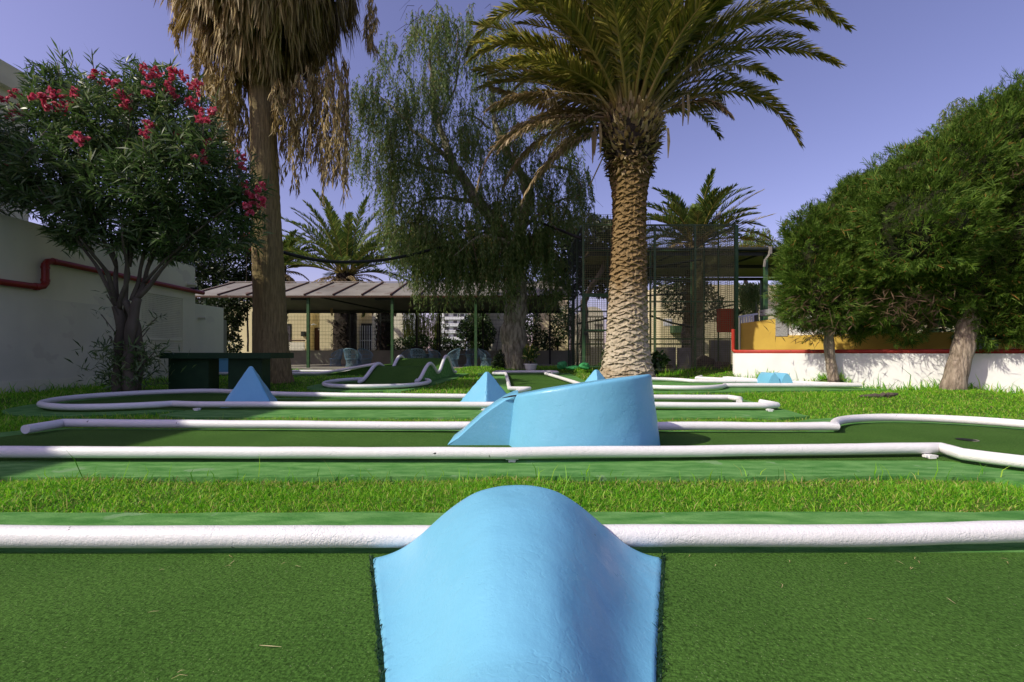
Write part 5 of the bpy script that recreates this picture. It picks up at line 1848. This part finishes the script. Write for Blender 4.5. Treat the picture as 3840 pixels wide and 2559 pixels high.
# ------------------------------------------------------------------ clipped cypresses
def cypress(label, base, paths, bl, n, brown=()):
    t = thing('cypress_tree', label, 'tree', base, 'clipped cypresses by the white garden wall')
    limbs(t, paths, M['cypress_bark'], 'trunk', 16, .03)
    core = MB()  # dark lobes added inside the crown to block the view through it
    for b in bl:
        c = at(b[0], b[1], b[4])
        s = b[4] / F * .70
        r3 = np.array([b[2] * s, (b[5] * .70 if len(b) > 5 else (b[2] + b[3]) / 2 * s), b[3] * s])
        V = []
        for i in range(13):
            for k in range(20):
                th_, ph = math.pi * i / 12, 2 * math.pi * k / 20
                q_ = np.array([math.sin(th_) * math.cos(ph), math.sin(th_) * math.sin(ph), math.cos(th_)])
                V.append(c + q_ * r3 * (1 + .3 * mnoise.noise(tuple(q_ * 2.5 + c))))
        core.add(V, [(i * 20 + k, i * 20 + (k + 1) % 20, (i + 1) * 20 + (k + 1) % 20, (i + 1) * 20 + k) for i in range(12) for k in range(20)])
    core.build('dark_core', M['cypress_core'], t, smooth='all')
    P, N_ = blobs_sample(bl, n, .72)
    # clump the sprays into tufts for light and dark
    f = np.array([mnoise.noise(tuple(p * 2.0)) + .6 * mnoise.noise(tuple(p * 5)) for p in P])
    P = P + N_ * (f * .40)[:, None]
    n = len(P)
    D = unit(N_ * .8 + UP * .35 + R.normal(0, .45, (n, 3)) + np.array([.0, -.1, 0]))
    S = unit(np.cross(D, rdirs(n)))
    ln_ = R.lognormal(0, .40, n) * .135
    mb = MB()
    for j, (a0, sh, sc) in enumerate(((0, .0, 1), (.5, .05, .62), (-.5, .05, .62), (.55, .30, .55), (-.55, .30, .55), (.5, .55, .42), (-.5, .55, .42), (.75, -.15, .55), (-.75, -.15, .55))):
        a = a0 + R.normal(0, .15, n)
        d_ = D * np.cos(a)[:, None] + S * np.sin(a)[:, None]
        o_ = P + D * (ln_ * sh)[:, None] + R.normal(0, .01, (n, 3))
        l = (ln_ * sc)[:, None]
        W = unit(np.cross(d_, np.cross(D, S)) + R.normal(0, .3, (n, 3)))
        mb.ribbons(np.stack([o_, o_ + d_ * l * .5, o_ + d_ * l], 1), W, (.0062 if j else .007) * np.array([.7, 1, .2]))
    mb.build('crown', M['cypress_leaf'], t)
    mb = MB()
    for (px, py, rx, ry, d, m_) in brown:
        P = np.array([at(px, py, d) + R.normal(0, 1, 3) * np.array([rx, rx, ry]) * d / F * .5 for _ in range(m_)])
        leaves(mb, P, rdirs(m_) + UP * -.2, .22, .008, .5)
    if brown:
        mb.build('dead_foliage', M['twig_brown'], t)
    return t


y1 = 10.55
T1 = lambda px, py, o=0: at(px, py, y1 + o)
cypress('slender cypress with the thinner trunk, left of the other and nearer the aviary', T1(3125, 1421),
        [([T1(3126, 1432), T1(3118, 1370), T1(3108, 1290), T1(3110, 1180), T1(3140, 1000)], .115, .08), ([T1(3112, 1250), T1(3060, 1190), T1(3010, 1120)], .05, .02), ([T1(3112, 1230), T1(3190, 1160), T1(3260, 1080)], .05, .02)],
        [(3080, 1090, 150, 150, 10.5), (3150, 960, 180, 180, 10.6), (3250, 850, 170, 170, 10.7), (3045, 1000, 95, 150, 10.5), (3050, 880, 85, 70, 10.6), (3230, 1110, 160, 130, 10.6, .7), (3005, 1090, 55, 90, 10.5), (3290, 1190, 130, 75, 10.5, .4), (3120, 1180, 90, 70, 10.8, .4), (3330, 740, 130, 120, 10.8), (3150, 790, 80, 60, 10.7), (3330, 1000, 160, 160, 10.6)],
        30000, ((3060, 1220, 130, 70, 10.2, 260), (3050, 1150, 90, 60, 10.0, 120)))
y2 = 9.0
T2 = lambda px, py, o=0: at(px, py, y2 + o)
cypress('thick leaning cypress at the right edge, its crown rising out of the picture', T2(3575, 1465),
        [([T2(3572, 1480), T2(3580, 1420), T2(3605, 1330), T2(3630, 1240), T2(3650, 1120), T2(3680, 900)], .20, .12), ([T2(3640, 1180), T2(3560, 1080), T2(3480, 980)], .08, .03), ([T2(3650, 1120), T2(3740, 1020), T2(3800, 900)], .08, .03)],
        [(3450, 850, 190, 200, 8.9), (3560, 690, 190, 190, 9.0), (3680, 580, 180, 170, 9.1), (3830, 500, 180, 170, 9.1), (3620, 1000, 240, 190, 9.1, .8), (3800, 860, 230, 300, 8.9, 1.0), (3480, 1080, 140, 140, 9.6, .5), (3780, 1140, 150, 110, 8.9, .5), (3430, 680, 110, 100, 9.1), (3960, 700, 230, 330, 8.9), (3960, 1050, 200, 200, 8.8, .7), (3400, 960, 130, 150, 9.5, .7), (3390, 1180, 110, 85, 9.8, .4), (3330, 880, 110, 130, 9.9, .6), (3310, 1040, 110, 130, 10.0, .6), (3310, 740, 100, 90, 10.2, .6), (3760, 1220, 120, 75, 9.0, .4), (3870, 1200, 120, 90, 8.8, .4)],
        50000, ((3400, 1140, 130, 60, 9.1, 260), (3480, 1200, 90, 40, 9.3, 120), (3790, 640, 40, 90, 8.2, 60)))


# ------------------------------------------------------------------ other trees
def leafy(name, label, cat, base, bl, n, mat, ln, hw, paths=(), bark='dark_bark', group=None, shell=.4, part='crown'):
    t = thing(name, label, cat, base, group)
    if paths:
        limbs(t, paths, M[bark], 'trunk', 9, .05)
    mb = MB()
    P, N_ = blobs_sample(bl, n, shell)
    leaves(mb, P, N_ * .5 + UP * .1, ln, hw, .7)
    mb.build(part, M[mat], t)
    return t


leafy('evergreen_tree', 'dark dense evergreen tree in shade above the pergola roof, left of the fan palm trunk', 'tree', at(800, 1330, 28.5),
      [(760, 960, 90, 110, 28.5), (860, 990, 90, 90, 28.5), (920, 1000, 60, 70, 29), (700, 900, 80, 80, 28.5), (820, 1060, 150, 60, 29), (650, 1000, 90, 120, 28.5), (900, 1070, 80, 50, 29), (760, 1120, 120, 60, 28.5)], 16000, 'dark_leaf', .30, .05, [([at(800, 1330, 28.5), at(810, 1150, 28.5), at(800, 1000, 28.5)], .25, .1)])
leafy('bougainvillea', 'magenta bougainvillea peeping out left of the fan palm trunk', 'shrub', at(930, 1320, 28), [(928, 895, 28, 30, 27.2), (935, 915, 20, 22, 27.2)], 520, 'magenta', .16, .05,
      [([at(930, 1320, 27.6), at(925, 1000, 27.5), at(928, 905, 27.3)], .06, .02)])
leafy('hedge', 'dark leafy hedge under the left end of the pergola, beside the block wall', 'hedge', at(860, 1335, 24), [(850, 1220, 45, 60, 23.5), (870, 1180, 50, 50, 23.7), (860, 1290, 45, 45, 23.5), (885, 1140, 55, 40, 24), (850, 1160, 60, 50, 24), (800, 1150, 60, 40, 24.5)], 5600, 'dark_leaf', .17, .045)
leafy('evergreen_tree', 'dark evergreen tree behind the upper left of the aviary, with a bent pale limb', 'tree', at(2200, 1330, 23),
      [(2100, 930, 110, 90, 22), (2200, 880, 110, 70, 23), (2290, 960, 110, 110, 23), (2150, 1040, 110, 70, 23.5), (2380, 1010, 70, 80, 23), (2270, 860, 40, 35, 22), (2300, 1080, 90, 40, 24), (2080, 1060, 60, 60, 24)], 13000, 'dark_leaf', .24, .05,
      [([at(2195, 1335, 22), at(2190, 1130, 22), at(2225, 1060, 21), at(2260, 1020, 21), at(2270, 960, 22)], .22, .08)], 'grey_twig')
t = thing('pepper_tree', 'weeping tree behind the aviary, strands hanging under the canopy before a pale wall', 'tree', at(2800, 1330, 27))
limbs(t, [([at(2835, 1330, 27), at(2832, 1150, 27), at(2810, 1080, 27), at(2790, 1050, 27)], .25, .10)], M['grey_twig'], 'trunk', 8)
mb = MB()
P = np.array([at(R.uniform(2770, 2850), R.uniform(1055, 1090), R.uniform(25.5, 28)) for _ in range(130)])
weep(mb, P, 22, .16, .02, 1.9)
P, N_ = blobs_sample([(2840, 885, 50, 50, 29), (2800, 920, 60, 50, 29), (2880, 930, 40, 50, 29)], 260, .3)
weep(mb, P, 12, .18, .022, 1.2, N_)
mb.build('crown', M['pepper_leaf'], t)
t = thing('pepper_tree', 'olive green weeping tree peeping out above the diagonal top of the cypresses', 'tree', at(3700, 1330, 18))
limbs(t, [([at(3700, 1340, 18), at(3690, 900, 18), at(3650, 550, 18)], .3, .12), ([at(3690, 900, 18), at(3500, 650, 18), at(3450, 540, 18)], .15, .05)], M['pepper_bark'], 'trunk', 10)
mb = MB()
P, N_ = blobs_sample([(3490, 560, 90, 70, 17.5), (3440, 620, 90, 60, 17.5), (3610, 430, 70, 70, 18), (3620, 530, 140, 100, 18), (3770, 450, 120, 90, 18), (3840, 370, 70, 70, 18), (3330, 680, 90, 60, 17.5)], 1100, .3)
weep(mb, P, 13, .14, .016, .8, N_)
mb.build('crown', M['pepper_leaf'], t)


def palm(label, base, crown, tr, n, length, mat, dead, trunk_mat='dark_bark', elo=.2, ehi=1.45, ragged=True):
    t = thing('palm_tree', label, 'palm tree', base, 'date palms beyond the pergola')
    zs_ = np.linspace(base[2], crown[2], 30)
    mb = MB()
    V = []
    for i, z_ in enumerate(zs_):
        f = i / 29
        for k in range(24):
            a_ = 2 * math.pi * k / 24
            r_ = tr * (1.15 - .25 * f) * (1 + .25 * mnoise.noise((math.cos(a_) * 2 + base[0], math.sin(a_) * 2, z_ * 2)))
            V.append((base[0] + (crown[0] - base[0]) * f + r_ * math.cos(a_), base[1] + r_ * math.sin(a_), z_))
    mb.add(V, [(i * 24 + k, i * 24 + (k + 1) % 24, (i + 1) * 24 + (k + 1) % 24, (i + 1) * 24 + k) for i in range(29) for k in range(24)])
    m_ = 420
    P = np.stack([R.uniform(0, 6.283, m_), R.uniform(base[2], crown[2], m_)], 1)
    o_ = np.stack([np.cos(P[:, 0]), np.sin(P[:, 0]), np.zeros(m_)], 1)
    C = np.array([base[0], base[1], 0]) + o_ * tr + UP * P[:, 1:2]
    mb.ribbons(np.stack([C, C + o_ * .12 + UP * .06, C + o_ * .2 + UP * R.uniform(-.1, .2, m_)[:, None]], 1), unit(np.cross(o_, UP)), np.array([.07, .06, .02]))
    mb.build('trunk', M[trunk_mat], t)
    gl, gr, dl, dr_ = MB(), MB(), MB(), MB()
    for i in range(n):
        az = i * 2.39996 + R.normal(0, .15)
        e0 = elo + (ehi - elo) * ((i + .5) / n) ** .8
        b0 = crown + np.array([math.cos(az), math.sin(az), 0]) * tr * .5
        frond(gl, gr, curve_frond(b0, az, e0, length * R.uniform(.85, 1.1), R.uniform(.6, 1.15)), nl=64, ll=.54, hw=.036, r0=.04)
    for i in range(dead):
        az = R.uniform(0, 6.283)
        b0 = crown - UP * .25
        frond(dl, dr_, curve_frond(b0, az, R.uniform(-.1, .35), length * R.uniform(.55, .85), R.uniform(1.2, 1.9)), nl=46, ll=.38, hw=.03, vee=0, hang=.4)
    gl.build('crown', M[mat], t)
    gr.build('leaf_stalks', M['rachis'], t)
    if dead:
        dl.build('dry_fronds', M['palm_dead'], t)
        dr_.build('dry_leaf_stalks', M['rachis_dead'], t)
    return t


palm('date palm with a full green crown over the pergola, right of the fan palm trunk', np.array([*at(1290, 1300, 28)[:2], .0]), at(1298, 1030, 28), .60, 52, 4.7, 'palm_leaf_green', 16)
palm('date palm half hidden behind the fan palm trunk, only its right fronds showing', np.array([*at(1045, 1300, 29.5)[:2], .0]), at(1045, 1010, 29.5), .5, 30, 2.9, 'palm_leaf_green', 10)
palm('date palm with a ragged dark trunk behind the fence, half hidden by weeping strands', np.array([*at(1440, 1300, 28.5)[:2], .0]), at(1445, 1115, 28.5), .42, 16, 2.2, 'palm_leaf_green', 14, elo=-.3, ehi=.5)
palm('date palm mostly hidden behind the weeping pepper tree and its grey trunk', np.array([*at(1800, 1300, 29)[:2], .0]), at(1790, 1020, 29), .45, 30, 3.6, 'palm_leaf', 16)
palm('date palm with yellowing fronds rising behind the aviary roof, a pigeon on it', np.array([*at(2600, 1300, 23.5)[:2], .0]), at(2608, 910, 23.5), .42, 40, 3.3, 'palm_leaf_green', 8, 'date_trunk', .15)
gl, gr = MB(), MB()
for p0, p1, p2 in (((2620, 905), (2760, 760), (2860, 715)), ((2620, 915), (2760, 800), (2850, 770)), ((2630, 920), (2740, 850), (2900, 805)), ((2610, 930), (2740, 890), (2910, 905)), ((2600, 920), (2540, 820), (2640, 840)), ((2620, 935), (2760, 920), (2925, 930))):
    frond(gl, gr, bez(at(*p0, 23.3), at(*p1, 23), at(*p2, 22.8), 24), nl=56, ll=.42, hw=.018)
ptree = [o for o in bpy.data.objects if o.name.startswith('palm_tree') and 'pigeon' in o.get('label', '')][0]
gl.build('yellow_fronds', M['palm_leaf_yellow'], ptree)
gr.build('yellow_leaf_stalks', M['rachis'], ptree)

# pigeon on the yellow palm
c = at(2694, 812, 22.6)
pg_ = thing('pigeon', 'grey pigeon perched on a frond of the yellowing palm', 'bird', c)
mb = MB()
Pp = np.array([(-.26, 0, -.24), (-.18, 0, -.16), (-.08, 0, -.06), (.02, 0, .05), (.07, 0, .14), (.085, 0, .19), (.10, 0, .235), (.125, 0, .245), (.165, 0, .235)]) * .95 + c
mb.tube(Pp, np.array([.012, .045, .095, .105, .085, .055, .05, .038, .006]), 14)
mb.build('body', M['pigeon'], pg_, smooth='all')
mb = MB()
for s in (-.03, .03):
    mb.tube([c + (0, s, -.02), c + (.01, s, -.14)], .008, 6)
mb.build('leg', M['red'], pg_)

# shrubs beyond the fence
leafy('round_bush', 'round clipped bush on thin stems before the pale house wall', 'bush', at(1785, 1330, 28), [(1785, 1225, 62, 52, 28), (1745, 1245, 34, 36, 28), (1825, 1255, 36, 42, 28), (1795, 1290, 45, 30, 28)], 4200, 'shrub_leaf', .15, .045,
      [([at(1742, 1335, 28), at(1745, 1290, 28), at(1750, 1250, 28)], .06, .04), ([at(1795, 1335, 28), at(1790, 1250, 28)], .06, .04)], 'grey_twig')
t = thing('bamboo', 'yellow green bamboo thicket behind the fence, left of the apartment tower', 'bamboo', at(1600, 1330, 29))
mb = MB()
cu = MB()
for k in range(70):
    x = R.uniform(1515, 1665)
    p = at(x, 1335, R.uniform(28, 30))
    h = R.uniform(2.0, 3.4)
    q = p + np.array([R.normal(0, .25), 0, h])
    cu.tube([p, (p + q) / 2 + (R.normal(0, .06), 0, 0), q], .018, 5)
    m_ = 34
    f = R.uniform(.3, 1, m_)[:, None]
    leaves(mb, p + (q - p) * f, R.normal(0, .5, (m_, 3)) - UP * .9, .34, .02, .35)
mb.build('leaves', M['bamboo_leaf'], t)
cu.build('canes', M['bamboo_leaf'], t)
for px, py, d, n, ln_, mat, lab in ((1632, 1312, 27.4, 46, .75, 'bamboo_leaf', 'spiky pale green agave right before the bamboo'), (1545, 1325, 26.9, 40, 1.0, 'shrub_leaf', 'dark spiky plant beside the green pergola post'), (2090, 1300, 27.5, 40, .9, 'shrub_leaf', 'dark spiky plant left of the aviary, beyond the fence'), (2765, 1180, 21.5, 34, .75, 'dark_leaf', 'dark spiky plant above the white slatted railing')):
    c = at(px, py, d)
    t = thing('spiky_plant', lab, 'plant', c, 'spiky plants beyond the lawn')
    D = unit(np.c_[R.normal(0, 1, (n, 2)), np.abs(R.normal(.5, .5, n))])
    mb = MB()
    l = R.uniform(.6, 1.0, n)[:, None] * ln_
    mb.ribbons(np.stack([np.repeat(c[None], n, 0), c + D * l * .55, c + D * l - UP * l * .12], 1), unit(np.cross(D, UP)), np.array([.035, .04, .004]))
    mb.build('leaves', M[mat], t)
    MB().tube([c - UP * (1.6 if px == 2765 else .9), c], .06, 6).build('stem', M['dark_bark'], t)
leafy('flower_bed', 'low mixed shrubs along the fence foot below the bamboo', 'shrubs', at(1650, 1330, 27.2), [(1500, 1295, 40, 26, 27.3), (1570, 1285, 50, 30, 27.4), (1660, 1290, 60, 26, 27.4), (1710, 1300, 40, 20, 27.2)], 2200, 'shrub_leaf', .16, .035, part='foliage')
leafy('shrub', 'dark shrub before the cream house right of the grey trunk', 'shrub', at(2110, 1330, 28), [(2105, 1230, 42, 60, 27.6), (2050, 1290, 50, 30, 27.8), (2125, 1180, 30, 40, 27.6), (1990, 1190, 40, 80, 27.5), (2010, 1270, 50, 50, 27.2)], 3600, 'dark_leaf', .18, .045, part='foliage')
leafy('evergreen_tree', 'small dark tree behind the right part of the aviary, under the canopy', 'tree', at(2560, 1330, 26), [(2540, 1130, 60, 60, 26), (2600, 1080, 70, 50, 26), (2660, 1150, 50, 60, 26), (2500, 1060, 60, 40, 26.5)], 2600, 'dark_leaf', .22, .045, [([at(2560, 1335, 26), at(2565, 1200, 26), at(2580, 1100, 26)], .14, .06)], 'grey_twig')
leafy('hedge', 'dark hedge added behind the yellow wall to darken the gap under the cypresses', 'hedge', at(3500, 1330, 15), [(3300, 1240, 110, 70, 15.2), (3450, 1230, 120, 80, 14.6), (3620, 1230, 130, 80, 14), (3780, 1230, 130, 80, 13.5), (3930, 1230, 120, 80, 13)], 5200, 'dark_leaf', .16, .04, part='foliage')  # hedge added to darken the gap below the crowns
leafy('shrub', 'brownish low shrub at the left foot of the grey pepper tree trunk', 'shrub', at(1880, 1385, 16.9), [(1878, 1350, 26, 26, 16.7), (1890, 1330, 18, 20, 16.9), (1870, 1370, 22, 16, 16.6)], 700, 'dark_leaf', .13, .03, part='foliage')
leafy('shrub', 'small green plant growing at the right foot of the big date palm', 'shrub', at(2470, 1392, 13.0), [(2470, 1350, 28, 26, 12.9), (2455, 1375, 22, 18, 12.9)], 180, 'shrub_leaf', .16, .05, part='foliage')
leafy('shrub', 'thin green shrub at the left foot of the big date palm', 'shrub', at(2272, 1385, 13.2), [(2275, 1330, 14, 36, 13.2), (2268, 1365, 14, 20, 13.2)], 130, 'shrub_leaf', .11, .03, part='foliage')
# potted plant
c = at(1990, 1388, 16.2)
pp = thing('potted_plant', 'variegated yellow and green plant in a round white pot right of the grey trunk', 'potted plant', c)
MB().lathe([(.01, .0), (.17, .0), (.20, .06), (.22, .17), (.25, .18), (.25, .22), (.20, .225), (.01, .20)], c, 28).build('pot', M['pot'], pp, smooth=True)
mb = MB()
P = c + np.array([0, 0, .55]) + rdirs(240) * np.array([.26, .26, .30]) * R.random((240, 1)) ** .4
leaves(mb, P, (P - c) * 1.2, .17, .034, .5)
mb.build('foliage', M['variegated'], pp)
MB().tube([c + (0, 0, .2), c + (.02, 0, .6)], .02, 6).build('stem', M['dark_bark'], pp)

# ================================================================== light and camera
w = bpy.data.worlds.new('World')
SC.world = w
w.use_nodes = True
nt = w.node_tree
bg = nt.nodes['Background']
sky = nt.nodes.new('ShaderNodeTexSky')
sky.sky_type = 'NISHITA'
sky.sun_disc = False
tos = unit(np.array([-.69, -.36, .63]))
sky.sun_elevation = math.asin(tos[2])
sky.sun_rotation = math.atan2(tos[0], tos[1])
sky.altitude = 0
sky.air_density = 1.0
sky.dust_density = 1.4
sky.ozone_density = 5.0
tint = nt.nodes.new('ShaderNodeMix')
tint.data_type = 'RGBA'
tint.blend_type = 'MULTIPLY'
tint.inputs[0].default_value = 1
tint.inputs[7].default_value = (1.26, .81, .90, 1)
nt.links.new(sky.outputs[0], tint.inputs[6])
nt.links.new(tint.outputs[2], bg.inputs[0])
bg.inputs[1].default_value = .15
sl = bpy.data.lights.new('sun', 'SUN')
sl.energy = 3.5
sl.angle = math.radians(.53)
sl.color = (1.0, .94, .78)
so = bpy.data.objects.new('sun', sl)
COL.objects.link(so)
so.rotation_euler = Vector(tos).to_track_quat('Z', 'Y').to_euler()
cam = bpy.data.cameras.new('camera')
cam.sensor_width = 36
cam.lens = F / 3840 * 36
cam.shift_y = (YH - 1279.5) / 3840
cam.clip_start = .05
cam.clip_end = 2000
co = bpy.data.objects.new('camera', cam)
COL.objects.link(co)
co.location = (0, 0, EYE)
co.rotation_euler = (math.pi / 2, 0, 0)
SC.camera = co
SC.render.engine = 'CYCLES'
SC.cycles.max_bounces = 6
SC.cycles.transparent_max_bounces = 8
SC.cycles.use_denoising = True
vs = SC.view_settings
vs.view_transform = 'Standard'
vs.look = 'None'
vs.exposure = .30
vs.gamma = 1
